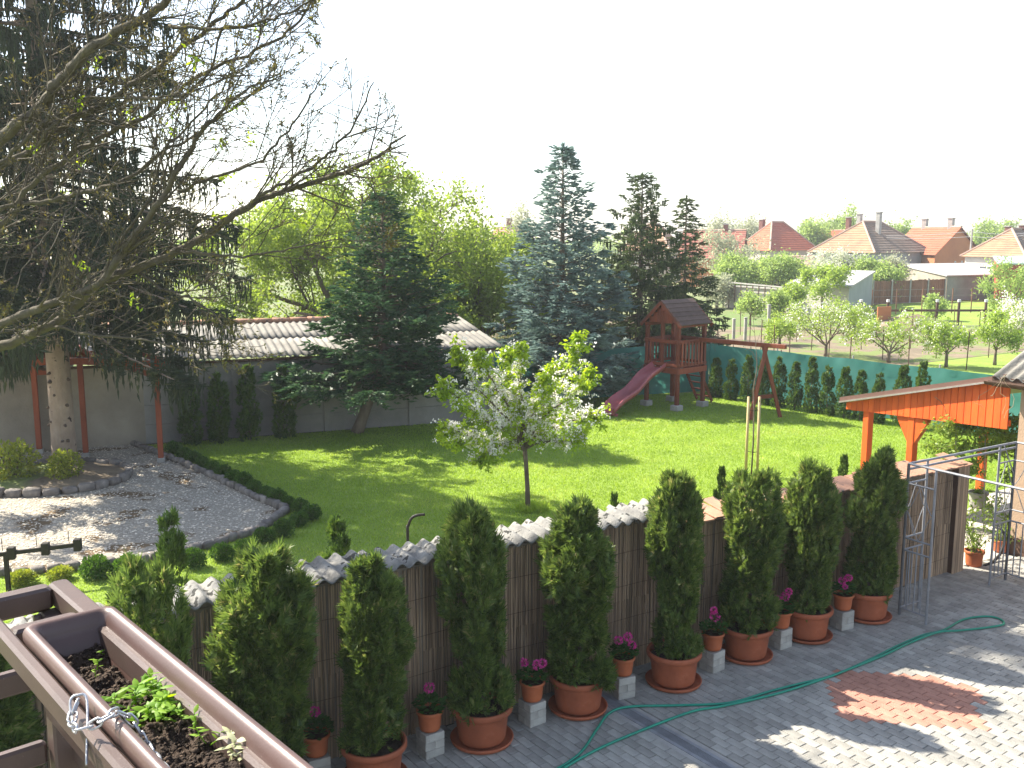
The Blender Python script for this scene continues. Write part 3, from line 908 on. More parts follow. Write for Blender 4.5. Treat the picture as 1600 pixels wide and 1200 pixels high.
V = np.stack([Vx + X[:, None], Vy + Y[:, None], V[..., 2] + .012], 2)
tri = np.array([[0, 1, 4], [1, 2, 4], [2, 3, 4], [3, 0, 4]])
Fq = (np.arange(N) * 6)[:, None, None] + tri[None]
o = link('pebbles', mesh_np('pebbles', V.reshape(-1, 3), Fq.reshape(-1, 3)), None, M_pebble); o['kind'] = 'stuff'; o['label'] = 'loose pale gravel stones in the yard under the spruce'

# grass blades
def blades(n, poly, bounds, hmin, hmax, wmin, excl=None, near=None):
    X = rng.uniform(bounds[0], bounds[1], n); 
    Y = rng.uniform(bounds[2], bounds[3], n)
    keep = rng.random(n) < np.clip((17.0 / Y) ** 1.6, 0, 1)
    X, Y = X[keep], Y[keep]
    from_poly = np.ones(len(X), bool)
    # vectorised point in polygon
    def pip(X, Y, poly):
        r = np.zeros(len(X), bool); j = len(poly) - 1
        for i in range(len(poly)):
            xi, yi = poly[i][0], poly[i][1]; xj, yj = poly[j][0], poly[j][1]
            c = ((yi > Y) != (yj > Y)) & (X < (xj - xi) * (Y - yi) / ((yj - yi) or 1e-9) + xi)
            r ^= c; j = i
        return r
    k = pip(X, Y, poly)
    for e in (excl or []): k &= ~pip(X, Y, e)
    k &= (np.abs(X / Y) < .60)
    k &= ((X - 6.25) * WN.x + (Y - 13.2) * WN.y) < -.28
    X, Y = X[k], Y[k]; n = len(X)
    th = rng.uniform(0, 2 * PI, n); h = rng.uniform(hmin, hmax, n); wd_ = wmin * np.clip(Y / 13, .8, 2.4) * rng.uniform(.7, 1.3, n)
    lean = rng.normal(size=(n, 2)) * .5
    B = np.stack([X, Y, np.zeros(n)], 1)
    sd = np.stack([np.cos(th), np.sin(th), np.zeros(n)], 1) * wd_[:, None] * .5
    T = B + np.stack([lean[:, 0] * h, lean[:, 1] * h, h], 1)
    V = np.stack([B - sd, B + sd, T], 1)
    return V.reshape(-1, 3), np.arange(n * 3).reshape(n, 3)
V, Fq = blades(800000, lawn_pts, (-9, 14, 9, 29), .020, .048, .010, [grav_pts, [(6.4, 13.3), (7.9, 14.0), (10.6, 16.6), (10.3, 18.5), (8.6, 17.3), (7.0, 15.2)]])
o = link('grass', mesh_np('grass', V, Fq), None, M_blade); o['kind'] = 'stuff'; o['label'] = 'short mown bright green grass of the lawn'
print('grass', len(Fq))

# ================================================================== GREEN NET FENCE
def netmat():
    m, n, l = new_mat('green_shade_net')
    o = n.new('ShaderNodeOutputMaterial'); b = n.new('ShaderNodeBsdfPrincipled'); t = n.new('ShaderNodeBsdfTranslucent'); mx = n.new('ShaderNodeMixShader')
    no = n.new('ShaderNodeTexNoise'); no.inputs['Scale'].default_value = 1.3; no.inputs['Detail'].default_value = 4
    r = ramp(n, [(.3, (.05, .20, .165)), (.7, (.075, .27, .225))])
    tc = n.new('ShaderNodeTexCoord'); l.new(tc.outputs['Object'], no.inputs['Vector']); l.new(no.outputs[0], r.inputs[0])
    l.new(r.outputs[0], b.inputs['Base Color']); l.new(r.outputs[0], t.inputs[0]); b.inputs['Roughness'].default_value = .55
    mx.inputs[0].default_value = .35
    l.new(b.outputs[0], mx.inputs[1]); l.new(t.outputs[0], mx.inputs[2]); l.new(mx.outputs[0], o.inputs[0])
    return m
M_net = netmat()
FA = Vector((-.5, 27.0, 0)); FB = Vector((6.1, 29.4, 0)); FC = Vector((13.2, 20.9, 0))
net = thing('green_net_fence', 'taut green shade-net fence closing off the lawn behind the row of small conifers', 'fence', FB)
FD = (FC - FB).normalized(); FN = Vector((FD.y, -FD.x, 0))
if FN.y > 0: FN = -FN
for a, b in ((FA, FB), (FB, FC)):
    d = b - a; L = d.length; d.normalize(); nn = Vector((-d.y, d.x, 0))
    nx = int(L / .12); nz = 8; vs = []; fs = []
    for i in range(nx + 1):
        s = i / nx * L
        sag = .03 * math.sin(PI * ((s % 2.4) / 2.4))
        for j in range(nz + 1):
            z = .03 + (1.5 - sag - .03) * j / nz
            off = .034 * math.sin(s * 2.6 + j * .9) * math.sin(PI * j / nz) + .016 * math.sin(s * 7 + j * 1.7) + .012 * math.sin(s * 13 - j * 2.3) + .05 * math.sin(PI * ((s % 2.4) / 2.4)) * math.sin(PI * j / nz)
            vs.append(a + d * s + nn * off + Vector((0, 0, z)))
    for i in range(nx):
        for j in range(nz):
            q = i * (nz + 1) + j
            fs.append((q, q + 1, q + nz + 2, q + nz + 1))
    MB().add(vs, fs).build('net', M_net, net, True)
    k = 0
    while k * 2.4 < L:
        p = a + d * (k * 2.4) + nn * .05
        MB().tube([p, p + Vector((0, 0, 1.58))], .022, 7).build('post', M_conc, net)
        k += 1

# ================================================================== TREES
# box shrubs
def shrub_mesh(name, R, H, n, seed, L=.04, W=.026):
    r = np.random.default_rng(seed)
    k = 14; c = rand_dirs(k, r) * .45; c[:, 2] = np.abs(c[:, 2]) * .9 + .15
    idx = r.integers(0, k, n)
    d = rand_dirs(n, r); C = c[idx] + d * (.5 * r.uniform(.6, 1.05, n) ** .5)[:, None]
    keep = C[:, 2] > -.05
    C = C[keep]; d = d[keep]
    C = C * np.array([R, R, H * .72]); C[:, 2] = np.maximum(C[:, 2] + .05, .02)
    D = unit(d + rand_dirs(len(C), r) * .8 + np.array([0, 0, .35]))
    S = unit(np.cross(D, rand_dirs(len(C), r)))
    V, Fq = rhombi(C, D, S, L * r.uniform(.6, 1.3, len(C)), W * r.uniform(.7, 1.2, len(C)), .05)
    return mesh_np(name, V, Fq)
box_me = [shrub_mesh('box_foliage', .25, .40, 2600, 40 + i) for i in range(4)]
stem_mb = MB()
for k in range(5): stem_mb.tube([(0, 0, 0), (.06 * math.cos(k * 1.3), .06 * math.sin(k * 1.3), .14), (.12 * math.cos(k * 1.3), .12 * math.sin(k * 1.3), .28)], [.012, .009, .005], 5)
stem_me = bpy.data.meshes.new('shrub_stems'); stem_me.from_pydata(stem_mb.v, [], stem_mb.f); stem_me.materials.append(M_twig)
def shrub(x, y, sc, label, i, mat=M_box, group='box shrubs edging the gravel yard', hz=1.0, name='box_shrub', cat='shrub'):
    t = thing(name, label, cat, (x, y, 0), group, rnd.uniform(0, 6))
    me = box_me[i % 4]
    if mat is not M_box:
        me = me.copy(); me.materials.clear()
    o = link('foliage', me, t, mat); o['kind'] = 'stuff'
    link('stems', stem_me, t)
    t.scale = (sc, sc, sc * hz)
    return t
hedge = [(262, 716), (277, 722), (292, 730), (307, 738), (322, 746), (338, 753), (354, 761), (370, 769), (387, 777), (404, 786), (421, 794), (439, 802), (457, 808)]
ordn = ['first', 'second', 'third', 'fourth', 'fifth', 'sixth', 'seventh', 'eighth', 'ninth', 'tenth', 'eleventh', 'twelfth', 'thirteenth', 'fourteenth', 'fifteenth']
for i, (px, py) in enumerate(hedge):
    g = G(px, py - 6)
    shrub(g.x + .12, g.y + .06, rnd.uniform(.62, .86), f'{ordn[i]} green box shrub of the touching hedge row, counted from the pergola', i)
iso = [(486, 812, .8, 'large dark box shrub at the near end of the hedge row'), (468, 822, .74, 'dark box shrub at the corner of the cobble edging'), (444, 838, .8, 'round box shrub just past the gravel corner, right of its twin'), (413, 848, .74, 'round box shrub left of the pair at the gravel corner'),
       (383, 868, .75, 'dark round box shrub, fourth from the gravel corner'), (348, 876, .8, 'dark round box shrub beside the tip of the near thuja'), (301, 888, .85, 'round box shrub right of the pointed young thuja'),
       (201, 900, .95, 'sunlit box shrub left of the pointed young thuja'), (150, 903, .95, 'dark box shrub between the sunlit one and the pale low ones')]
for i, (px, py, sc, lb) in enumerate(iso):
    g = G(px, py); shrub(g.x, g.y, sc, lb, i + 1)
g = G(95, 905); shrub(g.x, g.y, .8, 'low yellow-green shrub just above the balcony rail corner', 2, M_goldbush, None, .7, 'low_shrub')
g = G(35, 915); shrub(g.x, g.y, .9, 'low pale green shrub under the black metal barrier', 3, M_goldbush, None, .7, 'low_shrub')
# golden shrub at the spruce foot
for (x, y, sc, hz, lb) in ((-9.75, 18.3, 2.1, .95, 'larger yellow-green leafy shrub left of the spruce trunk foot'), (-8.75, 18.35, 1.6, .9, 'smaller yellow-green leafy shrub right of the spruce trunk foot')):
    t = shrub(x, y, sc, lb, 1 if sc > 2 else 2, M_goldbush, 'shrubs in the stone ring', hz, 'golden_shrub')
    me = shrub_mesh('gold_foliage', .25, .45, 1500, int(sc * 10), .038, .026)
    for ch in t.children:
        if ch.name.startswith('foliage'): ch.data = me; me.materials.append(M_goldbush)
    t.location.z = .10

# thujas: potted row
thuja_var = [thuja_mesh('thuja_foliage', 1.0 * 1.85, .37, 4700, s_, .095, .0160, pt_) for s_, pt_ in ((3, .35), (8, .20), (15, .30), (21, .45), (27, .26), (33, .5))]
def pot_profile(r, h):
    return [(0, .01), (r * .74, .01), (r * .78, .03), (r * .80, h * .2), (r * .88, h * .80), (r * .89, h * .82), (r * .985, h * .83), (r * 1.02, h * .87), (r * 1.02, h * .96), (r, h), (r * .93, h), (r * .90, h * .96), (r * .88, h * .80), (r * .80, h * .78), (0, h * .79)]
def saucer_profile(r):
    return [(0, .0), (r * .86, .0), (r * .96, .012), (r * 1.0, .045), (r * .97, .05), (r * .92, .02), (r * .82, .014), (0, .014)]
def pot_plant(loc, r, h, top_h, foliage_me, fw, label, potmat=M_terra, seed=0):
    t = thing('potted_thuja', label, 'potted tree', loc, 'potted thujas along the reed wall')
    L = Vector(loc)
    MB().lathe(saucer_profile(r * 1.05), 36, L + Vector((0, 0, .002))).build('saucer', potmat, t, True)
    MB().lathe(pot_profile(r, h)[:-2], 40, L + Vector((0, 0, .014))).build('pot', potmat, t, True)
    MB().lathe([(r * .89, h * .80), (r * .5, h * .83), (0, h * .84)], 20, L + Vector((0, 0, .014))).build('soil', M_potsoil, t, True)
    MB().tube([L + Vector((0, 0, h * .8)), L + Vector((.02, 0, h + .35)), L + Vector((0, .01, h + top_h * .6))], [.03, .025, .012], 8).build('stem', M_bark, t, True)
    o = link('foliage', foliage_me, t, M_thuja); o['kind'] = 'stuff'
    o.location = (0, 0, h * .86)
    o.scale = (fw / .37, fw / .37, (top_h - h * .86) / 1.85)
    o.rotation_euler = (rnd.gauss(0, .035), rnd.gauss(0, .035), rnd.uniform(0, 6))
    return t
pot_rows = [  # px, base y, top y, half width (m)
    (235, 1420, 893, .24, 'nearest bushy thuja, half hidden behind the flower box corner', None),
    (408, 1290, 862, .34, 'broad round-topped thuja in front of the near end of the corrugated wall', None),
    (580, 1237, 866, .275, 'potted thuja second from the near end, level with the wall top', None),
    (752, 1172, 803, .28, 'tall potted thuja with a knobbly tip, left of the geranium with two blooms', None),
    (905, 1120, 787, .32, 'broad potted thuja with dense leaning crown near the cherry trunk', None),
    (1057, 1078, 745, .255, 'tall slim potted thuja where cement sheets meet clay tiles', None),
    (1172, 1035, 742, .29, 'yellowish bronze-tinged potted thuja in front of the first clay tiles', None),
    (1268, 1003, 725, .27, 'potted thuja second from the metal rose frame', None),
    (1363, 972, 700, .28, 'potted thuja right beside the metal rose frame', None)]
for i, (px, by, ty, fw, lb, _) in enumerate(pot_rows):
    g = G(px, by, .03)
    g.z = .02
    top = P(px, ty, g.y + .0).z
    r = .29
    pot_plant((g.x + WN.x * -.26, g.y - WN.y * .26, .02) if False else (g.x - WN.x * .0, g.y + .20, .02), r, .36, top - .02, thuja_var[(i * 5 + 1) % 6], fw, lb)
# second shaded thuja further left, below the railing
g = Vector((-3.75, 6.25, .02)); pot_plant((g.x, g.y, .02), .29, .36, 2.0, thuja_var[2], .36, 'shaded thuja seen through the gaps of the balcony railing')

# geraniums on brick stacks
me_b = bpy.data.meshes.new('brick'); b_ = MB().bbox((0, 0, 0), (.198, .098, .076), bev=.004); me_b.from_pydata(b_.v, [], b_.f)
M_blockb = surf('pale_block', (.42, .40, .36), (.30, .28, .25), 7, .9, .5, 50, obj_rand=.12); me_b.materials.append(M_blockb)
def geranium(loc, label, heads, seed, z=.0):
    r = np.random.default_rng(seed); L = Vector(loc)
    t = thing('potted_geranium', label, 'potted flower', loc, 'pink geraniums on block stacks')
    rp, hp = .125, .20
    mb = MB(); prof = pot_profile(rp, hp)[:-2]
    mb.lathe(prof, 32, L)
    # ribs
    mb.build('pot', M_terra_s, t, True)
    MB().lathe([(rp * .89, hp * .86), (0, hp * .88)], 16, L).build('soil', M_potsoil, t)
    n = 150
    a = r.uniform(0, 2 * PI, n); q = r.uniform(0, 1, n) ** .6 * .13
    C = np.stack([np.cos(a) * q, np.sin(a) * q, hp + .01 + r.uniform(0, .13, n) * (1 - q * 3)], 1)
    D = unit(np.stack([np.cos(a), np.sin(a), r.uniform(-.2, .6, n)], 1)); S = unit(np.cross(D, np.array([[0, 0, 1.]]) + r.normal(size=(n, 3)) * .2))
    o = link('leaves', mesh_np('leaves', *rhombi(C, D, S, .05, .05, .08, .5)), t, M_ger); o['kind'] = 'stuff'
    for (hx, hy, hz, hr) in heads:
        mbs = MB().tube([L + Vector((0, 0, hp)), L + Vector((hx * .6, hy * .6, hp + hz * .6)), L + Vector((hx, hy, hp + hz))], .003, 5)
        mbs.build('stalk', M_ger, t)
        m = 60; d = rand_dirs(m, r); C = d * hr * .75 + np.array([hx, hy, hp + hz])
        S = unit(np.cross(d, rand_dirs(m, r)))
        o = link('bloom', mesh_np('bloom', *rhombi(C, unit(d + rand_dirs(m, r) * .6), S, .026, .024, .1, .55)), t, M_pink); o['kind'] = 'stuff'
    return t
ger = [((490, 1232), [(.0, 0, .20, .04)], 'small pink geranium at the picture bottom, left of the second thuja pot'),
       ((670, 1190), [(.0, -.02, .22, .045)], 'geranium with a single pink bloom on blocks between the second and third near pots'),
       ((832, 1140), [(-.08, 0, .19, .035), (.05, -.02, .17, .045), (.10, .02, .17, .035)], 'geranium with wide pink blooms on blocks beside the third near thuja'),
       ((975, 1097), [(-.05, 0, .17, .04), (.05, 0, .21, .04), (.09, -.03, .13, .035)], 'geranium with three pink blooms on blocks at the head of the drain'),
       ((1117, 1055), [(.01, -.02, .19, .055), (.0, 0, .25, .03)], 'geranium with one large round bloom on blocks right of the slim thuja'),
       ((1224, 1018), [(-.05, 0, .14, .04), (.04, 0, .17, .045), (.08, 0, .23, .035)], 'geranium with three magenta blooms on blocks in front of the wall tiles'),
       ((1322, 988), [(-.02, 0, .16, .04), (.05, 0, .20, .04), (0, -.04, .10, .025)], 'farthest geranium on blocks, nearest the metal rose frame')]
for i, ((px, by), heads, lb) in enumerate(ger):
    g = G(px, by, .02); g = g + Vector((0, .16, 0))
    st = thing('block_stack', ['lowest stack of pale blocks at the picture bottom under the first geranium', 'stack of pale blocks under the single-bloom geranium', 'stack of pale blocks under the wide-bloom geranium', 'stack of pale blocks at the head of the drain channel', 'stack of pale blocks right of the slim thuja pot', 'stack of pale blocks under the three-bloom magenta geranium', 'farthest stack of pale blocks beside the last thuja pot'][i], 'block stack', (g.x, g.y, .02), 'block stacks under the geraniums', .56 + rnd.uniform(-.15, .15))
    for lv in range(3):
        for k in (-1, 1):
            o = link('brick', me_b, st)
            if lv % 2 == 0: o.location = (0, k * .0505, .038 + lv * .078)
            else: o.location = (k * .0505, 0, .038 + lv * .078); o.rotation_euler = (0, 0, PI / 2)
            o.rotation_euler.z += rnd.uniform(-.02, .02)
    geranium((g.x, g.y, .255), lb, heads, 70 + i)

# small thujas along the net fence, one column by column
sm_var = [thuja_mesh('small_thuja_foliage', 1.3, .22, 1500, s_, .06, .020, .6, 5) for s_ in (31, 37, 44)]
def small_thuja(x, y, h, wd_, label, i, group=None, name='young_thuja', var=None, mat=M_thuja_s):
    t = thing(name, label, 'young conifer', (x, y, 0), group, rnd.uniform(0, 6))
    o = link('foliage', (var or sm_var)[i % 3], t, mat); o['kind'] = 'stuff'
    o.scale = (wd_ / .22, wd_ / .22, h / 1.3)
    MB().tube([Vector((x, y, 0)), Vector((x, y, h * .6))], [.022, .01], 6).build('stem', M_bark, t)
    return t
tops = [(1119, 558), (1143, 560), (1169, 553), (1193, 560), (1217, 556), (1243, 563), (1268, 556), (1293, 571), (1320, 571), (1345, 577), (1373, 582), (1410, 568), (1440, 563)]
OA = FB + FN * .75
for i, (px, ty) in enumerate(tops):
    dx = (px - 800) / F_PX
    # column of the photo meets the planting line
    k = 0
    for it in range(60):
        p = OA + FD * k; q = project((p.x, p.y, .7))
        k += (px - q[0]) * .004
    top = P(px, ty, p.y).z
    small_thuja(p.x, p.y, max(top, .9), rnd.uniform(.165, .205), f'{ordn[i]} small dark conifer from the left in the row along the green net', i, 'small conifers along the green net')
for i, (px, ty, lb) in enumerate(((297, 592, 'leftmost slim conifer standing against the grey shed wall'), (342, 580, 'second slim conifer from the left against the grey shed wall'), (389, 567, 'third slim conifer from the left against the grey shed wall'), (443, 568, 'bronze-tinged slim conifer against the shed wall, nearest the fir'))):
    dx = (px - 800) / F_PX; k = 3.0
    for it in range(60):
        p = SP(k, .45); q = project((p.x, p.y, .7)); k -= (px - q[0]) * .004
    small_thuja(p.x, p.y, P(px, ty, p.y).z, .24, lb, i, 'slim conifers along the shed wall')
for (px, ty, Y, wd_, lb) in ((525, 804, 10.4, .17, 'bright pointed young thuja rising behind the corrugated wall'), (262, 796, 9.6, .19, 'pointed green young thuja behind the wall near the flower box'),
                      (960, 768, 12.0, .09, 'tiny conifer tip peeping over the last cement sheet'), (1128, 727, 13.6, .10, 'tiny conifer tip on the lawn behind the clay tiles'), (1320, 708, 14.3, .10, 'small conifer tip peeping over the tiles left of the last thuja')):
    p = P(px, ty, Y); small_thuja(p.x, p.y, p.z, wd_, lb, int(px) % 3)

# spruces and fir
g = G(558, 676)
conifer_thing('fir_tree', 'dark green fir with a leaning bare trunk foot in front of the grey shed', 'fir tree', (g.x, g.y, 0), 5.75, 2.25, 1.25, 5, M_fir, M_bark,   .13, (.72, .1), nb=165, droop=.16, tip_up=.32, tw=.17, twd=.052, shape=.84, lat=.36, dens=1.25)
g = P(880, 228, 28.0)
conifer_thing('blue_spruce', 'tall blue-grey spruce beside the wooden play tower', 'spruce tree', (g.x, g.y, 0), g.z, 2.35, .45, 9, M_blue, M_bark, .16, nb=190, droop=.10, tip_up=.30, tw=.20, twd=.060, shape=.86, lat=.34, dens=1.15)
g = P(1004, 272, 31.0)
conifer_thing('norway_spruce', 'dark olive spruce with hanging twigs behind the play tower', 'spruce tree', (g.x, g.y, 0), g.z, 2.2, 1.2, 14, M_norway, M_bark, .15, nb=150, droop=.28, tip_up=.36, tw=.15, twd=.05, hang=.36, shape=.66, lat=.30, dens=.9, gap=.2)
g = P(1073, 308, 32.5)
conifer_thing('slender_spruce', 'slender dark spruce with tiered boughs right of the play tower roof', 'spruce tree', (g.x, g.y, 0), g.z, 1.75, .9, 22, M_norway, M_bark, .12, nb=140, droop=.48, tip_up=.42, tw=.14, twd=.05, hang=.20, shape=.80, lat=.34, dens=1.0)
conifer_thing('weeping_spruce', 'huge dark spruce with curtains of hanging twigs and a thick bare trunk', 'spruce tree', (-9.35, 19.6, 0), 17.0, 4.0, 3.0, 33, M_weep, M_spruce_bark, .235, nb=235, droop=.24, tip_up=.10, tw=.15, twd=.036, hang=.50, shape=.72, lat=.26, dens=1.05, gap=.18)
conifer_thing('dark_spruce', 'second dark spruce at the left picture edge behind the pergola', 'spruce tree', (-14.0, 24.5, 0), 12.5, 2.3, 1.6, 41, M_weep, M_spruce_bark, .2, nb=105, droop=.26, tip_up=.10, tw=.15, twd=.045, hang=.6, shape=.7, lat=.24, dens=.8, gap=.2)
M_spruce_dark = surf('spruce_knot', (.14, .10, .075), (.08, .06, .045), 9, .95, .6, 40)
# knots on the big spruce trunk
sp_t = [o for o in COL.objects if o.name == 'weeping_spruce'][0]
for k in range(15):
    a = rnd.uniform(-2.9, -.2); z = rnd.uniform(.3, 2.6)
    p = Vector((-9.35 + .245 * math.cos(a), 19.6 + .245 * math.sin(a), z))
    MB().tube([p - Vector((math.cos(a), math.sin(a), 0)) * .03, p + Vector((math.cos(a), math.sin(a), -.45)) * rnd.uniform(.012, .05)], [rnd.uniform(.03, .055), rnd.uniform(.012, .02)], 8).build('branch_stub', M_spruce_dark, sp_t, True)

# big spring-green tree behind the shed and smaller ones
spec_big = dict(levels=3, kids=[7, 6, 5], step=.35, wob=.16, up=[.0, .0, .0, .0], ang=(.5, 1.25), ratio=.56, tilt=(.15, 1.45), len=5.2, bare=.2)
tree_thing('walnut_tree', 'big round spring-green tree behind the shed roof', 'tree', (-5.5, 34.0, 0), 7.35, 11.9, 51, M_walnut, M_bark, spec_big, limbs=13, trunk_h=1.2, trunk_r=.26, per=14, L=.145, W=.078, spread=.20, dome=True)
tree_thing('spring_tree', 'lower spring-green tree between the fir and the blue spruce', 'tree', (-1.0, 37.5, 0), 4.9, 6.2, 57, M_walnut, M_bark, spec_big, limbs=9, trunk_h=1.0, trunk_r=.15, per=11, L=.145, W=.08, spread=.2, dome=True)
tree_thing('spring_tree', 'pale green tree glimpsed through the hanging spruce twigs at far left', 'tree', (-18, 36, 0), 6.2, 10, 59, M_walnut, M_bark, spec_big, limbs=6, trunk_h=1.4, trunk_r=.2, per=6, L=.16, W=.08, spread=.2)

# cherry tree in blossom
def cherry():
    r = random.Random(4)
    base = G(825, 797); t = thing('cherry_tree', 'young fruit tree with white blossom and lime shoots on the lawn', 'fruit tree', base)
    Y = base.y
    def Q(px, py, dy=0.0): return P(px, py, Y + dy)
    trunk = [base, Q(824, 760), Q(822, 725), Q(820, 702)]
    MB().tube(trunk, [.052, .043, .040, .042], 10).build('trunk', M_bark, t, True)
    fork = trunk[-1]
    tips_px = [((790, 672), (745, 645), (700, 610), (692, 600), -.5), ((800, 660), (745, 610), (722, 560), (712, 545), .3), ((806, 650), (770, 600), (752, 560), (748, 555), -.3), ((812, 640), (800, 600), (795, 560), (790, 545), .5),
               ((818, 640), (812, 600), (816, 555), (816, 537), -.1), ((830, 640), (850, 600), (870, 575), (876, 570), .4), ((836, 650), (870, 612), (898, 560), (905, 520), 0.), ((840, 660), (885, 625), (912, 600), (925, 578), -.5),
               ((840, 680), (890, 660), (925, 645), (932, 652), .5), ((845, 690), (880, 690), (905, 682), (910, 675), -.6), ((790, 690), (750, 690), (722, 692), (700, 690), .6), ((780, 695), (735, 682), (700, 668), (690, 676), .1),
               ((800, 690), (770, 700), (755, 715), (752, 720), -.6), ((826, 670), (835, 640), (850, 610), (852, 585), -.7), ((815, 670), (790, 640), (770, 620), (765, 600), .8), ((800, 675), (765, 660), (730, 640), (716, 628), -.8), ((838, 676), (866, 650), (885, 640), (900, 620), .8)]
    segs = []; bl = []; lf = []; shoots = []
    for a, b, c, d, dy in tips_px:
        ctrl = [fork, Q(*a, dy * .3), Q(*b, dy * .7), Q(*c, dy), Q(*d, dy)]
        pts = []
        for i in range(len(ctrl) - 1):
            for k in range(6): pts.append(ctrl[i].lerp(ctrl[i + 1], k / 6) + Vector((r.gauss(0, .012), r.gauss(0, .012), r.gauss(0, .012))))
        n = len(pts)
        for i in range(n - 1):
            r0 = .020 * (1 - i / n) + .004
            segs.append((pts[i][:], pts[i + 1][:], r0, r0 * .96))
            if i > 4:
                for q in range(3):
                    dd = Vector((r.gauss(0, 1), r.gauss(0, 1), r.gauss(.25, .8))).normalized() * r.uniform(.08, .30)
                    e = pts[i] + dd
                    segs.append((pts[i][:], e[:], .005, .002))
                    for u_ in (.35, .7, 1.0):
                        (bl if r.random() < (.74 if i < n - 5 else .25) else lf).append((pts[i] + dd * u_)[:])
            if i > n * .60 and (d[1] < 610 or r.random() < .5): shoots.append((pts[i][:]))
        # upright leafy shoot
        e = pts[-1]
        for k in range(9 if d[1] < 610 else 3):
            shoots += [(e + Vector((r.gauss(0, .012), 0, .03 - k * .030)))[:]] * 2
    o = link('branches', mesh_np('branches', *(lambda vf: (vf[0] - np.array(base), vf[1]))(prisms([s[0] for s in segs], [s[1] for s in segs], [s[2] for s in segs], [s[3] for s in segs], 4))), t, M_bark); o['kind'] = 'stuff'
    rr = np.random.default_rng(8)
    B = np.repeat(np.array(bl), 9, 0) + rr.normal(size=(len(bl) * 9, 3)) * .026 - np.array(base)
    o = link('blossom', mesh_np('blossom', *leaves_free(B, .038, .036, rr)), t, M_blossom); o['kind'] = 'stuff'
    A = np.repeat(np.array(lf), 8, 0) + rr.normal(size=(len(lf) * 8, 3)) * .03 - np.array(base)
    C = np.repeat(np.array(shoots), 13, 0) + rr.normal(size=(len(shoots) * 13, 3)) * .030 - np.array(base)
    A = np.concatenate([A, C])
    hor = unit(rr.normal(size=(len(A), 3)) * np.array([1, 1, .25]) + np.array([0, 0, -.55]))
    S = unit(np.cross(hor, rand_dirs(len(A), rr)))
    o = link('leaves', mesh_np('leaves', *rhombi(A, hor, S, rr.uniform(.065, .115, len(A)), .048, .06)), t, M_lime); o['kind'] = 'stuff'
cherry()

rt = np.random.default_rng(31); n = 900
a_ = rt.uniform(0, 2 * PI, n); q_ = rt.uniform(0, 1, n) ** .7 * .24
C = np.stack([G(825, 797).x + .08 + np.cos(a_) * q_ * 1.3, G(825, 797).y - .02 + np.sin(a_) * q_, np.zeros(n)], 1)
D = unit(rt.normal(size=(n, 3)) * .35 + np.array([0, 0, 1.])); S = unit(np.cross(D, rand_dirs(n, rt)))
o = link('grass_tuft', mesh_np('grass_tuft', *rhombi(C, D, S, rt.uniform(.07, .19, n), .012)), None, M_blade); o['kind'] = 'stuff'; o['label'] = 'longer grass left uncut round the foot of the blossoming tree'
# staked sapling
sp = G(1174, 742)
t = thing('staked_sapling', 'bare thin sapling with a curved stem tied between two pale stakes', 'young tree', sp)
Q = lambda px, py, dy=0: P(px, py, sp.y + dy)
MB().tube([sp, Q(1177, 690), Q(1178, 640), Q(1177, 610), Q(1182, 580), Q(1183, 565), Q(1176, 550), Q(1163, 543)], [.018, .016, .013, .012, .010, .008, .006, .004], 6).build('stem', M_bark, t, True)
mb = MB(); mb.tube([Q(1183, 565), Q(1180, 530), Q(1176, 490), Q(1168, 462)], [.007, .005, .004, .002], 5)
for (a, b) in (((1181, 540), (1193, 500)), ((1179, 520), (1160, 490)), ((1177, 500), (1186, 470)), ((1180, 590), (1192, 560)), ((1178, 620), (1166, 590))): mb.tube([Q(*a), Q((a[0] + b[0]) / 2, (a[1] + b[1]) / 2 + 3), Q(*b)], [.004, .003, .0015], 4)
mb.build('twigs', M_bark, t)
r = np.random.default_rng(3); C = np.array([Q(1193, 500)[:], Q(1160, 490)[:], Q(1168, 462)[:], Q(1192, 560)[:], Q(1166, 590)[:], Q(1163, 543)[:]]).repeat(6, 0); C += r.normal(size=C.shape) * .03 - np.array(sp)
o = link('buds', mesh_np('buds', *leaves_free(C, .03, .015, r)), t, M_bud); o['kind'] = 'stuff'
for k, (bx, tx) in enumerate(((1165, 1170), (1183, 1187))):
    a = G(bx, 742); b = P(tx, 620, a.y)
    solo('wooden_stake', MB().tube([a, b], [.028, .028], 8), M_stake, ['left pale wooden stake beside the bare sapling', 'right pale wooden stake beside the bare sapling'][k], 'stake', 'stakes of the sapling', True)
mb = MB(); 
for y_ in (640, 705): mb.tube([P(1168, y_, sp.y), P(1178, y_ + 2, sp.y - .02), P(1186, y_, sp.y)], .006, 5)
mb.build('tie', M_black, t)

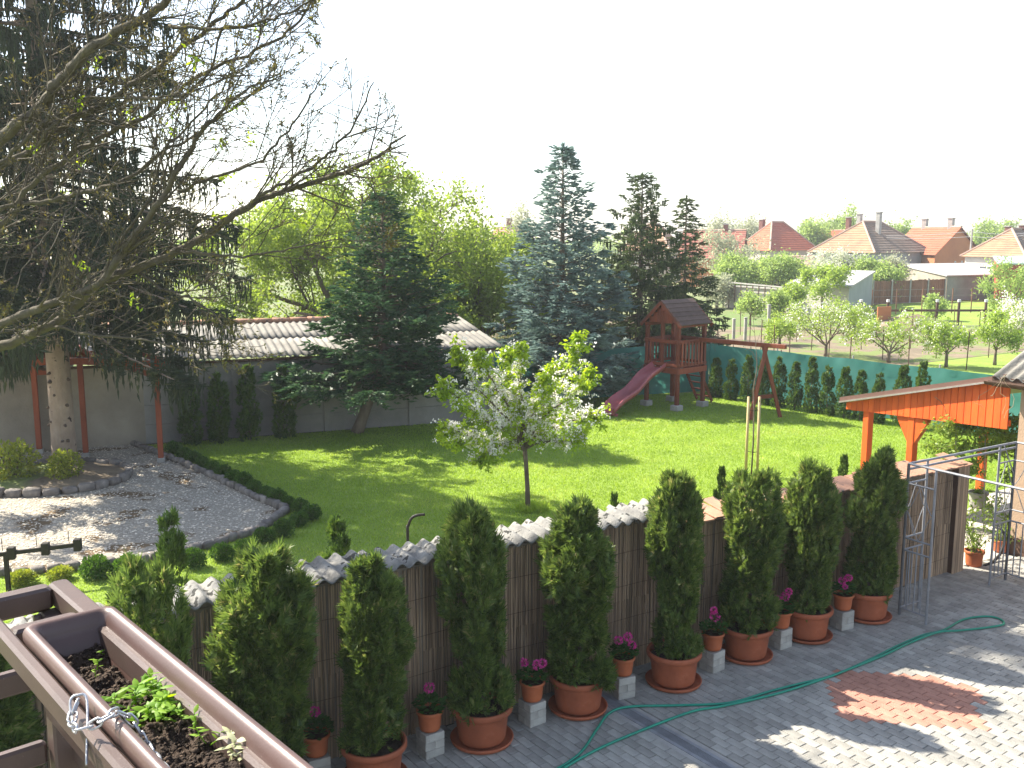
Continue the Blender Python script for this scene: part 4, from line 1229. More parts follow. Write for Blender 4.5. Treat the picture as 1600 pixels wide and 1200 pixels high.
# ================================================================== PLAYGROUND
uu = Vector((.77, .64, 0)).normalized(); vv = Vector((-uu.y, uu.x, 0))
T0 = Vector((4.54, 26.07, 0))      # near post
def TP(a, b, z=0.0): return T0 + uu * a + vv * b + Vector((0, 0, z))
aw = math.atan2(uu.y, uu.x)
tow = thing('play_tower', 'red-brown wooden play tower with shingled gable roof and slatted railings', 'play tower', TP(.55, .55))
A_, B_ = 1.10, 1.12
for (a, b) in ((0, 0), (A_, 0), (A_, B_), (0, B_)):
    MB().bbox(TP(a, b, 1.20), (.10, .10, 2.20), rz=aw, bev=.006).build('post', M_towerwood, tow)
    MB().bbox(TP(a, b, .08), (.26, .26, .16), rz=aw, bev=.015).build('concrete_foot', M_conc, tow)
for (p, q) in (((0, 0), (A_, 0)), ((A_, 0), (A_, B_)), ((A_, B_), (0, B_)), ((0, B_), (0, 0))):
    a = TP(*p); b = TP(*q); d = (b - a).normalized(); n_ = Vector((d.y, -d.x, 0)) * .065
    MB().beam(a + n_ - d * .06 + Vector((0, 0, 1.10)), b + n_ + d * .06 + Vector((0, 0, 1.10)), .03, .16, bev=.004).build('floor_frame', M_towerwood, tow)
    MB().beam(a + n_ - d * .04 + Vector((0, 0, 1.90)), b + n_ + d * .04 + Vector((0, 0, 1.90)), .03, .10, bev=.004).build('top_rail', M_towerwood, tow)
    MB().beam(a + n_ - d * .04 + Vector((0, 0, 1.26)), b + n_ + d * .04 + Vector((0, 0, 1.26)), .03, .08, bev=.004).build('bottom_rail', M_towerwood, tow)
    L = (b - a).length; slide_side = (p == (0, B_))
    ns = 8
    for k in range(ns):
        s = (k + .5) / ns
        if slide_side and .30 < s < .98: continue
        c = a.lerp(b, s) + n_ * 1.5
        MB().bbox(c + Vector((0, 0, 1.57)), (.068, .02, .66), rz=math.atan2(d.y, d.x), bev=.004).build('slat', M_towerwood, tow)
for k in range(9):
    c0 = TP(.07 + k * .12, 0, 1.185); MB().beam(c0 + vv * .03, c0 + vv * (B_ - .03), .11, .025, bev=.003).build('floor_board', M_towerwood, tow)
MB().bbox(TP(0, B_ * .5, 1.95), (.09, .09, 1.55), rz=aw, bev=.006).build('post', M_towerwood, tow)
# roof: ridge along uu
rz_, ez_ = 3.02, 2.36
for sgn in (-1, 1):
    e0 = TP(-.13, B_ / 2 + sgn * .72, ez_); e1 = TP(A_ + .13, B_ / 2 + sgn * .72, ez_); r0 = TP(-.13, B_ / 2, rz_); r1 = TP(A_ + .13, B_ / 2, rz_)
    nrm = (e1 - e0).cross(r0 - e0).normalized()
    if nrm.z < 0: nrm = -nrm
    for k in range(6):
        a0 = e0.lerp(r0, k / 6) ; a1 = e1.lerp(r1, k / 6); b0 = e0.lerp(r0, (k + 1.25) / 6 if k < 5 else 1); b1 = e1.lerp(r1, (k + 1.25) / 6 if k < 5 else 1)
        mb = MB(); lo = nrm * .030; hi = nrm * .006
        mb.add([a0, a1, b1, b0, a0 + lo, a1 + lo, b1 + hi + nrm * .004, b0 + hi + nrm * .004], [(0, 3, 2, 1), (4, 5, 6, 7), (0, 1, 5, 4), (2, 3, 7, 6), (1, 2, 6, 5), (3, 0, 4, 7)])
        mb.build('shingle_course', M_shingle, tow)
    for a in (-.11, A_ + .11):
        MB().beam(TP(a, B_ / 2 + sgn * .74, ez_ - .05), TP(a, B_ / 2, rz_ - .05), .025, .11, bev=.004).build('barge_board', M_towerwood, tow)
    MB().beam(TP(-.08, B_ / 2 + sgn * .58, 2.34), TP(A_ + .08, B_ / 2 + sgn * .58, 2.34), .05, .10).build('eaves_beam', M_towerwood, tow)
for a in (-.0, A_):
    for k in range(-4, 5):
        y_ = k * .14; top = rz_ - abs(y_) * .92 - .08; h_ = top - 2.40
        if h_ > .06: MB().bbox(TP(a - .02, B_ / 2 + y_, 2.40 + h_ / 2), (.018, .132, h_), rz=aw, bev=.003).build('gable_board', M_towerwood, tow)
MB().tube([TP(-.03, B_ * .55, 1.86), TP(-.03, B_ * .98, 1.86)], .012, 6).build('handle', M_chain, tow, True)
# ladder at the back right
for b in (.25, .80):
    MB().beam(TP(A_ + .75, b, 0.03), TP(A_ + .06, b, 1.15), .035, .09, bev=.004).build('ladder_side', M_towerwood, tow)
for k in range(5):
    s = (k + .7) / 5.4; c = TP(A_ + .75 - .69 * s, 0, .03 + 1.12 * s)
    MB().beam(c + vv * .25, c + vv * .80, .10, .028, bev=.004).build('rung', M_towerwood, tow)
# slide
sl_ = thing('slide', 'dull red plastic wavy slide running down from the play tower', 'slide', TP(-1.95, .62))
n = 34; vs = []; prof = [(-.27, .135), (-.245, .150), (-.215, .13), (-.19, .03), (-.15, 0), (.15, 0), (.19, .03), (.215, .13), (.245, .150), (.27, .135), (.262, .05), (.22, -.03), (-.22, -.03), (-.262, .05)]
m_ = len(prof)
for i in range(n + 1):
    s = i / n
    x = -.04 - 2.05 * s
    z = 1.17 - 1.09 * (s * .9 + .1 * s * s) + .055 * math.sin(s * 2 * PI * 1.5 - .5) * math.sin(PI * s) + (.03 if i == n else 0)
    z = max(z, .06)
    for (b, h) in prof: vs.append(TP(x, .62 + b, z + h))
fs = []
for i in range(n):
    for k in range(m_):
        k2 = (k + 1) % m_; fs.append((i * m_ + k, i * m_ + k2, (i + 1) * m_ + k2, (i + 1) * m_ + k))
fs.append(tuple(range(m_))); fs.append(tuple(n * m_ + k for k in range(m_ - 1, -1, -1)))
MB().add(vs, fs).build('chute', M_slide, sl_, True)
MB().bbox(TP(-1.9, .62, .04), (.12, .36, .08), rz=aw, bev=.01).build('foot', M_slide, sl_)
for b in (-.1, .1): MB().tube([TP(-.1, .62 + b, 1.185), TP(-.1, .62 + b, 1.20)], .02, 8).build('bolt', M_chain, sl_)
# swing beam and A-frame
sw = thing('swing_frame', 'red-brown wooden swing beam and A-frame without swings, beside the play tower', 'swing frame', (6.7, 25.1, 0))
bz = 1.93
ap = P(1195, 541, 25.1); s0 = TP(A_ * .75, .0, bz); dirb = (Vector((ap.x, ap.y, bz)) - s0).normalized(); end = Vector((ap.x, ap.y, ap.z)) + dirb * .62
MB().beam(s0, Vector((end.x, end.y, ap.z + .03)), .09, .11, bev=.006).build('beam', M_towerwood, sw)
for sg, ft in ((-1, G(1172, 657)), (1, G(1219, 652))):
    MB().beam(ft, ap + Vector((0, 0, .02)) - dirb * (.05 * sg), .09, .09, up=(0, 1, .2), bev=.006).build('leg', M_towerwood, sw)
fa, fb = G(1172, 657), G(1219, 652)
MB().beam(fa.lerp(ap, .30) - dirb * .07, fb.lerp(ap, .30) - dirb * .07, .03, .10, bev=.004).build('cross_rail', M_towerwood, sw)
for k in (.25, .42, .62, .80, .95):
    p = s0.lerp(Vector((end.x, end.y, ap.z)), k)
    MB().tube([p + Vector((0, 0, -.05)), p + Vector((0, 0, -.10)), p + Vector((.02, 0, -.12))], .010, 6).build('hook', M_black, sw)
# bundle of dry twigs on the beam by the tower
r = np.random.default_rng(12); C = np.array(TP(A_ + .05, -.15, 1.93))[None] + r.normal(size=(70, 3)) * np.array([.14, .14, .07]); D = unit(r.normal(size=(70, 3)) + np.array([.5, -.5, 0]))
V, Fq = prisms(C, C + D * r.uniform(.1, .4, (70, 1)), np.full(70, .006), np.full(70, .002))
o = link('twig_bundle', mesh_np('twig_bundle', V - C.mean(0) , Fq), None, M_twig); o.location = C.mean(0); setp(o, 'tangle of dry climbing twigs on the swing beam at the tower corner', 'twigs')

# ================================================================== RIGHT SIDE: canopy, house corner, rose frame
BC = Vector((7.56, 14.06, 0))                       # house corner
hs = thing('house_corner', 'beige rendered house corner with a grey corrugated roof at the right picture edge', 'house', BC)
hb = WN                                             # runs towards the court
MB().prism([BC, BC + hb * 5, BC + hb * 5 + WD * 4, BC + WD * 4], (0, 0, 2.62)).build('wall', M_brownwall, hs)
MB().prism([BC + hb * .0 - WD * .012, BC + hb * 5 - WD * .012, BC + hb * 5, BC], (0, 0, .28)).build('plinth', M_darkwood, hs)
rs = BC - WD * .22 - WN * .35 + Vector((0, 0, 2.70))
for k in range(5):
    corr(MB(), rs + WN * (1.05 * k) + Vector((0, 0, .012 * (k % 2))), WN, (WD + Vector((0, 0, .42))).normalized(), 1.10, 2.4, .177, .030, .008, 10).build('roof_sheet', M_eternit_roof, hs, True)
MB().beam(rs + Vector((0, 0, -.07)) + WD * .04, rs + WN * 5.2 + Vector((0, 0, -.07)) + WD * .04, .03, .14).build('fascia', M_darkwood, hs)
g0 = rs + Vector((0, 0, -.06)) - WD * .05
mb = MB(); npt = 9; vs = []; fs = []
for i in range(2):
    b0 = g0 + WN * (-.05 + 5.3 * i)
    for k in range(npt):
        a = PI * k / (npt - 1); vs.append(b0 + WD * (-math.cos(a) * .06) + Vector((0, 0, -math.sin(a) * .06)))
for k in range(npt - 1): fs.append((k, k + 1, npt + k + 1, npt + k))
mb.add(vs, fs).build('gutter', M_darkwood, hs, True)
# canopy with orange boards
can = thing('orange_canopy', 'lean-to canopy faced with bright orange vertical boards and brown metal roof, on orange posts', 'canopy', (6.6, 15, 0))
RT = P(1580, 592, 14.2); RBz = P(1578, 671, 14.2).z
tipd = 17.0
LT = P(1322, 628, tipd); LBz = LT.z - .11
Ld = Vector((RT.x - LT.x, RT.y - LT.y, 0)); Lc = Ld.length; cd = Ld.normalized(); cn = Vector((-cd.y, cd.x, 0))
if cn.y < 0: cn = -cn
def CP(s, z, off=0.0): return Vector((LT.x, LT.y, 0)) + cd * s + cn * off + Vector((0, 0, z))
nb = 25
for k in range(nb):
    s0, s1 = Lc * k / nb + .006, Lc * (k + 1) / nb - .006
    t0 = LT.z + (RT.z - LT.z) * s0 / Lc - .01; t1 = LT.z + (RT.z - LT.z) * s1 / Lc - .01
    b_ = lambda s: LBz - .02 + (RBz - LBz + .02) * s / Lc
    off = rnd.uniform(-.002, .002)
    MB().prism([CP(s0, b_(s0), off), CP(s1, b_(s1), off), CP(s1, t1, off), CP(s0, t0, off)], cn * .02).build('board', M_orange, can)
MB().beam(CP(.1, LBz + .02, .05), CP(Lc, RBz + .09, .05), .05, .09).build('header', M_orange, can)
RDp = 2.6; drop = .22
e = .10
a0 = CP(-.06, LT.z, -e); a1 = CP(Lc + .02, RT.z, -e); b1 = CP(Lc + .02, RT.z - drop, RDp); b0 = CP(-.06, LT.z - drop, RDp)
MB().prism([a0, a1, b1, b0], (0, 0, .085)).build('roof', surf('brown_metal_roof', (.16, .09, .075), (.13, .075, .06), 2, .45, .1, 20), can)
MB().beam(a0 + Vector((0, 0, .0)) - cn * .012, a1 - cn * .012, .02, .03).build('edge_flashing', surf('bright_flashing', (.55, .50, .48), (.42, .36, .34), 3, .25, .05, metal=.6), can)
def opost(p, z, w_=.13, nm='post'): 
    MB().bbox(p + Vector((0, 0, z / 2)), (w_, w_, z), rz=math.atan2(cd.y, cd.x), bev=.008).build(nm, M_orange, can)
def sfor(px):
    s = 0
    for it in range(60):
        p = CP(s, 1.5, .08); q = project(p); s += (px - q[0]) * .003
    return s
for px, br in ((1355, False), (1425, True)):
    s = sfor(px); p = CP(s, 0, .10); zb = LBz + (RBz - LBz) * s / Lc
    opost(p, zb - .01)
    if br:
        for sg in (-1, 1):
            q0 = CP(s + sg * .05, zb - .48, .10); q1 = CP(s + sg * .30, zb - .02, .10)
            MB().prism([q0 - cn * .05, CP(s + sg * .05, zb - .02, .10) - cn * .05, q1 - cn * .05, CP(s + sg * .30, zb - .08, .10) - cn * .05], cn * .10).build('bracket', M_orange, can)
p = G(1531, 766); opost(p, 2.15)
# rose frame (metal gazebo frame)
gz = thing('metal_rose_frame', 'grey iron rose frame with latticed corner panels and flat top bars beside the last thuja', 'garden frame', (4.98, 11.65, 0))
A0 = G(1405, 960, .02); gu = WD.copy(); gn = WN.copy(); Wg = 2.34; Dg = 2.3; Hg = 1.97
def GP(a, b, z): return A0 + gu * a + gn * b + Vector((0, 0, z))
for (ca, cb, sa, sb) in ((0, 0, 1, 1), (Wg, 0, -1, 1), (0, Dg, 1, -1), (Wg, Dg, -1, -1)):
    for (da, db) in ((.38 * sa, 0), (0, .38 * sb)):
        mb = MB()
        mb.tube([GP(ca, cb, 0), GP(ca, cb, Hg)], .018, 6); mb.tube([GP(ca + da, cb + db, .0 if db else .0), GP(ca + da, cb + db, Hg)], .016, 6)
        for z in (.10, .86, 1.02, 1.72): mb.tube([GP(ca, cb, z), GP(ca + da, cb + db, z)], .012, 6)
        for k in (1, 2, 3): mb.tube([GP(ca + da * k / 4, cb + db * k / 4, .10), GP(ca + da * k / 4, cb + db * k / 4, .86)], .009, 5)
        mb.build('corner_panel', M_iron, gz)
        mb = MB()
        cz = 1.37
        for sg1 in (-1, 1):
            for sg2 in (-1, 1):
                pts = []
                for k in range(7):
                    f_ = k / 6
                    xx = .5 + sg1 * .5 * (1 - f_) ** 1.0 * 1.0 * math.cos(f_ * PI / 2) ** .5 if f_ < 1 else .5
                    zz = cz + sg2 * .34 * math.sin(f_ * PI / 2) ** 2
                    pts.append(GP(ca + da * xx, cb + db * xx, zz))
                mb.tube(pts, .006, 5)
        mb.build('ornament', M_iron, gz)
for z in (Hg, Hg - .07):
    mb = MB()
    for (p, q) in (((0, 0), (Wg, 0)), ((Wg, 0), (Wg, Dg)), ((0, Dg), (Wg, Dg)), ((0, 0), (0, Dg))): 
        if z == Hg or p[1] == q[1]: mb.tube([GP(*p, z), GP(*q, z)], .016, 6)
    mb.build('top_bar', M_iron, gz)
mb = MB()
for (ca, cb) in ((0, 0), (Wg, 0), (0, Dg), (Wg, Dg)):
    mb.tube([GP(ca, cb, Hg), GP(Wg / 2, Dg / 2, Hg + .0)], .0, 3) if False else None
mb.tube([GP(Wg, 0, Hg - .45), GP(Wg - .28, 0, Hg - .02)], .009, 6)
mb.build('brace', M_iron, gz)
# climbing plant on its own trellis
cl = thing('climbing_shrub', 'leafy green climber on a thin iron arch between the gate post and the house corner', 'climbing plant', G(1535, 800))
cb_ = G(1535, 835); Q = lambda px, py, dy=0: P(px, py, cb_.y + .2 + dy)
mb = MB()
for (a, b) in (((1490, 835), (1494, 672)), ((1536, 880), (1540, 665)), ((1570, 835), (1570, 660))): mb.tube([Q(*a), Q(*b)], .009, 5)
mb.tube([Q(1480, 676), Q(1520, 655), Q(1572, 654)], .010, 5)
mb.build('iron_arch', M_iron, cl)
r = random.Random(9); segs = []; lf = []
for k in range(46):
    p = Q(r.choice([1492, 1498, 1538, 1542, 1566, 1570]), r.uniform(700, 850), r.uniform(-.2, .25)) if k < 18 else Q(r.uniform(1478, 1575), r.uniform(640, 715), r.uniform(-.35, .35))
    d = Vector((r.gauss(0, .5), r.gauss(0, .4), r.gauss(.5, .5))).normalized()
    for i in range(9):
        d = (d + Vector((r.gauss(0, .3), r.gauss(0, .3), r.gauss(-.05, .25)))).normalized(); q = p + d * .06
        segs.append((p[:], q[:], .006, .005)); p = q
        lf += [p[:]] * (22 if k >= 18 else 10)
rr = np.random.default_rng(2); base = np.array(ORG[cl.name])
o = link('stems', mesh_np('stems', *(lambda vf: (vf[0] - base, vf[1]))(prisms([s[0] for s in segs], [s[1] for s in segs], [s[2] for s in segs], [s[3] for s in segs]))), cl, M_twig); o['kind'] = 'stuff'
lf = [q_ for q_ in lf if q_[2] < P(1520, 648, cb_.y + .2).z]
C = np.array(lf) - base + rr.normal(size=(len(lf), 3)) * .060
M_clim = leafm('climber_leaf', (.11, .19, .03), (.24, .34, .06), .45, c3=(.42, .45, .12), pscale=5)
o = link('leaves', mesh_np('leaves', *leaves_free(C, .080, .034, rr)), cl, M_clim); o['kind'] = 'stuff'
def garden_pot(px, by, rp, hp, label, nleaf, hleaf, mat=M_terra_s, lm=None):
    g = G(px, by, .01); t = thing('garden_pot', label, 'plant pot', g)
    MB().lathe(pot_profile(rp, hp)[:-2], 28, g).build('pot', mat, t, True)
    MB().lathe([(rp * .89, hp * .84), (0, hp * .86)], 16, g).build('soil', M_potsoil, t)
    r = np.random.default_rng(int(px)); n = nleaf
    P0 = np.tile(np.array([0, 0, hp * .8]), (n // 12, 1)) + r.normal(size=(n // 12, 3)) * .02
    D = unit(r.normal(size=(n // 12, 3)) * .5 + np.array([0, 0, 1.2])); E = P0 + D * r.uniform(.3, 1, (n // 12, 1)) * hleaf
    o = link('stems', mesh_np('stems', *prisms(P0, E, np.full(len(E), .005), np.full(len(E), .002))), t, M_twig); o['kind'] = 'stuff'
    f_ = r.uniform(.2, 1, (len(E), 12, 1)); C = (P0[:, None] + (E - P0)[:, None] * f_).reshape(-1, 3) + r.normal(size=(len(E) * 12, 3)) * .03
    o = link('leaves', mesh_np('leaves', *leaves_free(C, .075, .028, r, .3)), t, lm or M_clim); o['kind'] = 'stuff'
garden_pot(1521, 884, .14, .24, 'terracotta pot with a leafy plant just inside the gate opening', 260, .9)
garden_pot(1563, 862, .13, .20, 'terracotta pot beside the black pipe at the foot of the house corner', 120, .45)
garden_pot(1527, 792, .17, .28, 'grey concrete tub on the grass behind the gate opening', 60, .2, M_conc)
mb = MB(); mb.tube([G(1538, 884, .02), G(1552, 878, .03), G(1563, 866, .10), G(1569, 850, .22), G(1570, 836, .42), G(1564, 826, .50), G(1556, 824, .5)], .022, 8)
solo('corrugated_pipe', mb, M_black, 'bent black plastic pipe rising beside the house corner', 'pipe', smooth=True)
r_ = random.Random(3)
mb = MB()
p0 = P(1572, 585, 13.9)
for k in range(4):
    pts = [p0 + Vector((0, 0, 0))]
    for i in range(8): pts.append(pts[-1] + Vector((r_.gauss(-.02, .05), r_.gauss(-.02, .03), r_.gauss(-.06, .03))))
    mb.tube(pts, .003, 4)
solo('dry_vine', mb, M_dry, 'dry vine tendrils hanging from the gutter over the orange boards', 'vine')

# ================================================================== HOSE, PIPE, BARRIER
def smooth_path(pts, n=8):
    out = []
    N = len(pts)
    for i in range(N - 1):
        p0, p1, p2, p3 = pts[max(i - 1, 0)], pts[i], pts[i + 1], pts[min(i + 2, N - 1)]
        for k in range(n):
            t = k / n
            out.append(.5 * ((2 * p1) + (p2 - p0) * t + (2 * p0 - 5 * p1 + 4 * p2 - p3) * t * t + (3 * p1 - p0 - 3 * p2 + p3) * t ** 3))
    out.append(pts[-1]); return out
hz = .036
h1 = [(860, 1208), (905, 1178), (932, 1140), (952, 1114), (985, 1104), (1060, 1102), (1140, 1098), (1200, 1081), (1250, 1068), (1300, 1056), (1360, 1030), (1400, 1010), (1440, 993), (1475, 984), (1505, 968), (1540, 963), (1562, 967), (1568, 975), (1545, 980), (1500, 985), (1465, 988), (1420, 1005), (1380, 1024), (1320, 1048), (1262, 1069), (1205, 1086), (1130, 1103), (1080, 1112), (1000, 1142), (935, 1170), (885, 1198), (868, 1215)]
pts = [G(px, py, hz + .02 * math.exp(-((px - 1475) / 25) ** 2) * (1 if i > 16 else 0)) for i, (px, py) in enumerate(h1)]
solo('garden_hose', MB().tube(smooth_path(pts, 7), .0135, 8), M_hose, 'green garden hose lying in a long loop across the paved courtyard', 'hose', smooth=True)
a = P(640, 850, 10.6)
solo('bent_pipe', MB().tube(smooth_path([Vector((a.x, a.y, 0)), P(637, 840, 10.6), P(638, 822, 10.6), P(643, 810, 10.6), P(652, 805, 10.6), P(664, 804, 10.6)], 5), .017, 8), M_black, 'thin black bent pipe sticking up behind the corrugated wall', 'pipe', smooth=True)
bar = thing('metal_barrier', 'low black metal bar with square clamps and thin spikes above the gravel at far left', 'barrier', (-8.0, 12.5, 0))
b0 = P(-90, 878, 12.2); b1 = P(128, 850, 12.9)
MB().beam(b0, b1, .045, .055, bev=.006).build('bar', M_black, bar)
for px in (15, 69, 121):
    f_ = (px + 90) / 218; p = b0.lerp(b1, f_)
    MB().bbox(p + Vector((0, 0, .0)), (.10, .10, .17), rz=.2, bev=.008).build('clamp', M_black, bar)
    MB().tube([p + Vector((-.12, 0, .03)), p + Vector((-.12, 0, .20))], .005, 5).build('spike', M_black, bar)
for f_ in (.44, .02):
    p = b0.lerp(b1, f_); MB().beam(Vector((p.x, p.y, 0)), p, .05, .05).build('leg', M_black, bar)

# ================================================================== BUDDING TREE (overhanging limbs)
bt = thing('budding_tree', 'mossy limbed broadleaf tree with half-open buds reaching in from the left', 'tree', (-8.6, 11.6, 0))
TB = Vector((-8.6, 11.6, 0))
MB().tube([TB, TB + Vector((0, 0, 1.5)), TB + Vector((.1, -.1, 3.0)), TB + Vector((.25, -.2, 4.6)), TB + Vector((.3, -.2, 6.5)), TB + Vector((.2, 0, 9.5))], [.34, .27, .25, .22, .17, .05], 12).build('trunk', M_mossbark, bt, True)
limbs = [
    ([(-170, 600), (0, 542), (50, 522), (85, 505), (120, 475), (155, 442), (212, 420), (275, 395), (350, 350), (400, 315), (440, 300), (480, 288), (540, 268), (590, 245), (618, 222)], .066, .011, 3.3, 11.2, 9.6),
    ([(-170, 570), (0, 507), (62, 482), (120, 460), (155, 442), (190, 395), (225, 350), (250, 315), (280, 262), (310, 210), (350, 170), (400, 132)], .055, .009, 3.5, 11.0, 9.2),
    ([(-170, 330), (0, 215), (50, 180), (85, 135), (120, 97), (160, 65), (225, 25), (275, -8), (330, -50)], .075, .02, 5.2, 11.0, 8.8),
    ([(-170, 350), (0, 260), (57, 228), (105, 190), (155, 165), (205, 135), (260, 97), (325, 45), (380, 0), (430, -40)], .046, .010, 5.0, 11.2, 9.4),
    ([(-170, 450), (0, 352), (40, 300), (105, 245), (140, 225), (180, 203), (225, 182), (270, 150), (325, 112), (400, 80), (460, 40), (490, -5)], .038, .008, 4.4, 11.4, 9.8),
    ([(-170, 380), (0, 325), (75, 315), (120, 302), (155, 295), (205, 275), (260, 235), (300, 215), (350, 180), (400, 140), (440, 110)], .030, .006, 4.6, 11.3, 10.4),
    ([(212, 420), (250, 450), (295, 465), (342, 497)], .022, .006, None, 10.6, 10.0),
    ([(85, 508), (130, 522), (190, 528), (250, 535), (330, 560)], .020, .005, None, 10.9, 9.8),
    ([(275, 395), (310, 395), (350, 400), (400, 398), (470, 385), (540, 372)], .018, .004, None, 10.3, 9.3),
    ([(376, 328), (410, 305), (452, 280), (500, 250), (536, 220), (560, 180), (584, 130)], .020, .005, None, 10.0, 9.0),
    ([(280, 300), (330, 278), (400, 256), (440, 216), (480, 160), (505, 118)], .018, .004, None, 10.0, 9.2),
    ([(205, 152), (240, 155), (285, 150), (330, 110), (345, 48), (390, 44), (440, 30)], .016, .004, None, 9.8, 9.0),
    ([(262, 40), (330, 46), (395, 38), (450, 18), (500, -10)], .018, .005, None, 9.4, 8.6),
    ([(155, 442), (170, 420), (200, 360), (235, 310), (250, 250), (300, 190), (345, 140), (370, 80)], .020, .005, None, 10.6, 9.3),
    ([(0, 255), (60, 200), (120, 155), (135, 90), (160, 30), (170, -20)], .022, .008, None, 10.6, 9.6),
    ([(57, 228), (110, 165), (150, 152), (230, 152), (290, 148), (340, 160)], .016, .004, None, 10.4, 9.4),
    ([(105, 245), (130, 275), (105, 330), (60, 380), (30, 430)], .016, .004, None, 10.6, 9.8),
]
rb = random.Random(77); segsB = []; budc = []; leafc = []
spr = dict(levels=2, kids=[4, 3], step=.12, wob=.12, up=[.035, .055, .06], ang=(.35, .95), ratio=.55, bare=.1)
for li, (pp, ra, rz2, tz, y0, y1) in enumerate(limbs):
    pts = []
    for i, (px, py) in enumerate(pp):
        f_ = i / (len(pp) - 1); pts.append(P(px, py, y0 + (y1 - y0) * f_))
    if tz: pts = [TB + Vector((.2, -.15, tz))] + pts
    pts = smooth_path(pts, 5); n = len(pts)
    pts = [p + Vector((rb.gauss(0, .008), rb.gauss(0, .03), rb.gauss(0, .008))) for p in pts]
    rad = [ra * (1 - i / (n - 1)) ** .8 + rz2 * (i / (n - 1)) for i in range(n)]
    MB().tube(pts, rad, 8).build('limb', M_mossbark, bt, True)
    L = sum((pts[i + 1] - pts[i]).length for i in range(n - 1))
    nk = int(L * 4.0)
    for k in range(nk):
        i = rb.randrange(int(n * .12), n - 1) if tz else rb.randrange(2, n - 1)
        d = (pts[i + 1] - pts[i]).normalized()
        ax = d.orthogonal(); ax.rotate(Matrix.Rotation(rb.uniform(0, 2 * PI), 3, d)); nd = d.copy(); nd.rotate(Matrix.Rotation(rb.uniform(.4, 1.0), 3, ax))
        nd = (nd + Vector((.15, 0, .25))).normalized()
        tips = []
        grow(rb, pts[i], nd, rb.uniform(.5, 1.25) * (1.0 if i > n * .3 else .8), min(rad[i] * .42, .013), 0, spr, segsB, tips)
        for (tp, td, lv) in tips:
            if rb.random() < (.12 if i < n * .6 else .42): budc.append((tp, td, i / n))
    tips = []
    grow(rb, pts[-1], (pts[-1] - pts[-2]).normalized(), .35, rz2, 0, spr, segsB, tips)
    budc += [(tp, td, 1.0) for (tp, td, lv) in tips if rb.random() < .7]
def reach(q):
    v = project(q)
    return v is None or v[0] < (500 if v[1] < 95 else min(560 + (v[1] - 95) * .8, 640))
segsB = [q for q in segsB if reach(q[1])]; budc = [q for q in budc if reach(q[0])]
ob = np.array(TB)
V, Fq = prisms([s[0] for s in segsB], [s[1] for s in segsB], [s[2] for s in segsB], [s[3] for s in segsB], 3)
o = link('twigs', mesh_np('twigs', V - ob, Fq), bt, M_mossbark); o['kind'] = 'stuff'
print('bt segs', len(segsB), 'buds', len(budc))
r = np.random.default_rng(6)
BCn = np.array([b[0] for b in budc]); BD = np.array([b[1] for b in budc]); 
C = np.repeat(BCn, 4, 0) + r.normal(size=(len(BCn) * 4, 3)) * .012; D = unit(np.repeat(BD, 4, 0) + r.normal(size=C.shape) * .65 + np.array([0, 0, .2])); S = unit(np.cross(D, rand_dirs(len(D), r)))
o = link('buds', mesh_np('buds', *(lambda vf: (vf[0] - ob, vf[1]))(rhombi(C, D, S, r.uniform(.022, .050, len(C)), .015, .05))), bt, M_bud); o['kind'] = 'stuff'
sel = r.random(len(BCn)) < .010
C = np.repeat(BCn[sel], 14, 0) + r.normal(size=(sel.sum() * 14, 3)) * .04
o = link('leaves', mesh_np('leaves', *(lambda vf: (vf[0] - ob, vf[1]))(leaves_free(C, .06, .03, r))), bt, M_lime); o['kind'] = 'stuff'

# ================================================================== VILLAGE BEHIND THE GARDENS
def VX(px, Y): return Vector(((px - 800) / F_PX * Y * 1.0, Y, 0))
def rooftile_plane(mb, e0, e1, r1, r0, courses, step=.035):
    """roof plane e0-e1 eaves, r0-r1 ridge side, laid in overlapping courses"""
    nrm = (e1 - e0).cross(r0 - e0)
    if nrm.length < 1e-5: nrm = (e1 - e0).cross(r1 - e0)
    nrm.normalize()
    if nrm.z < 0: nrm = -nrm
    for k in range(courses):
        f0 = k / courses; f1 = (k + 1) / courses
        a0 = e0.lerp(r0, f0) + nrm * step; a1 = e1.lerp(r1, f0) + nrm * step
        b0 = e0.lerp(r0, f1); b1 = e1.lerp(r1, f1)
        l0 = e0.lerp(r0, f0); l1 = e1.lerp(r1, f0)
        mb.add([l0, l1, a1, a0, b1, b0], [(0, 1, 2, 3), (3, 2, 4, 5)])
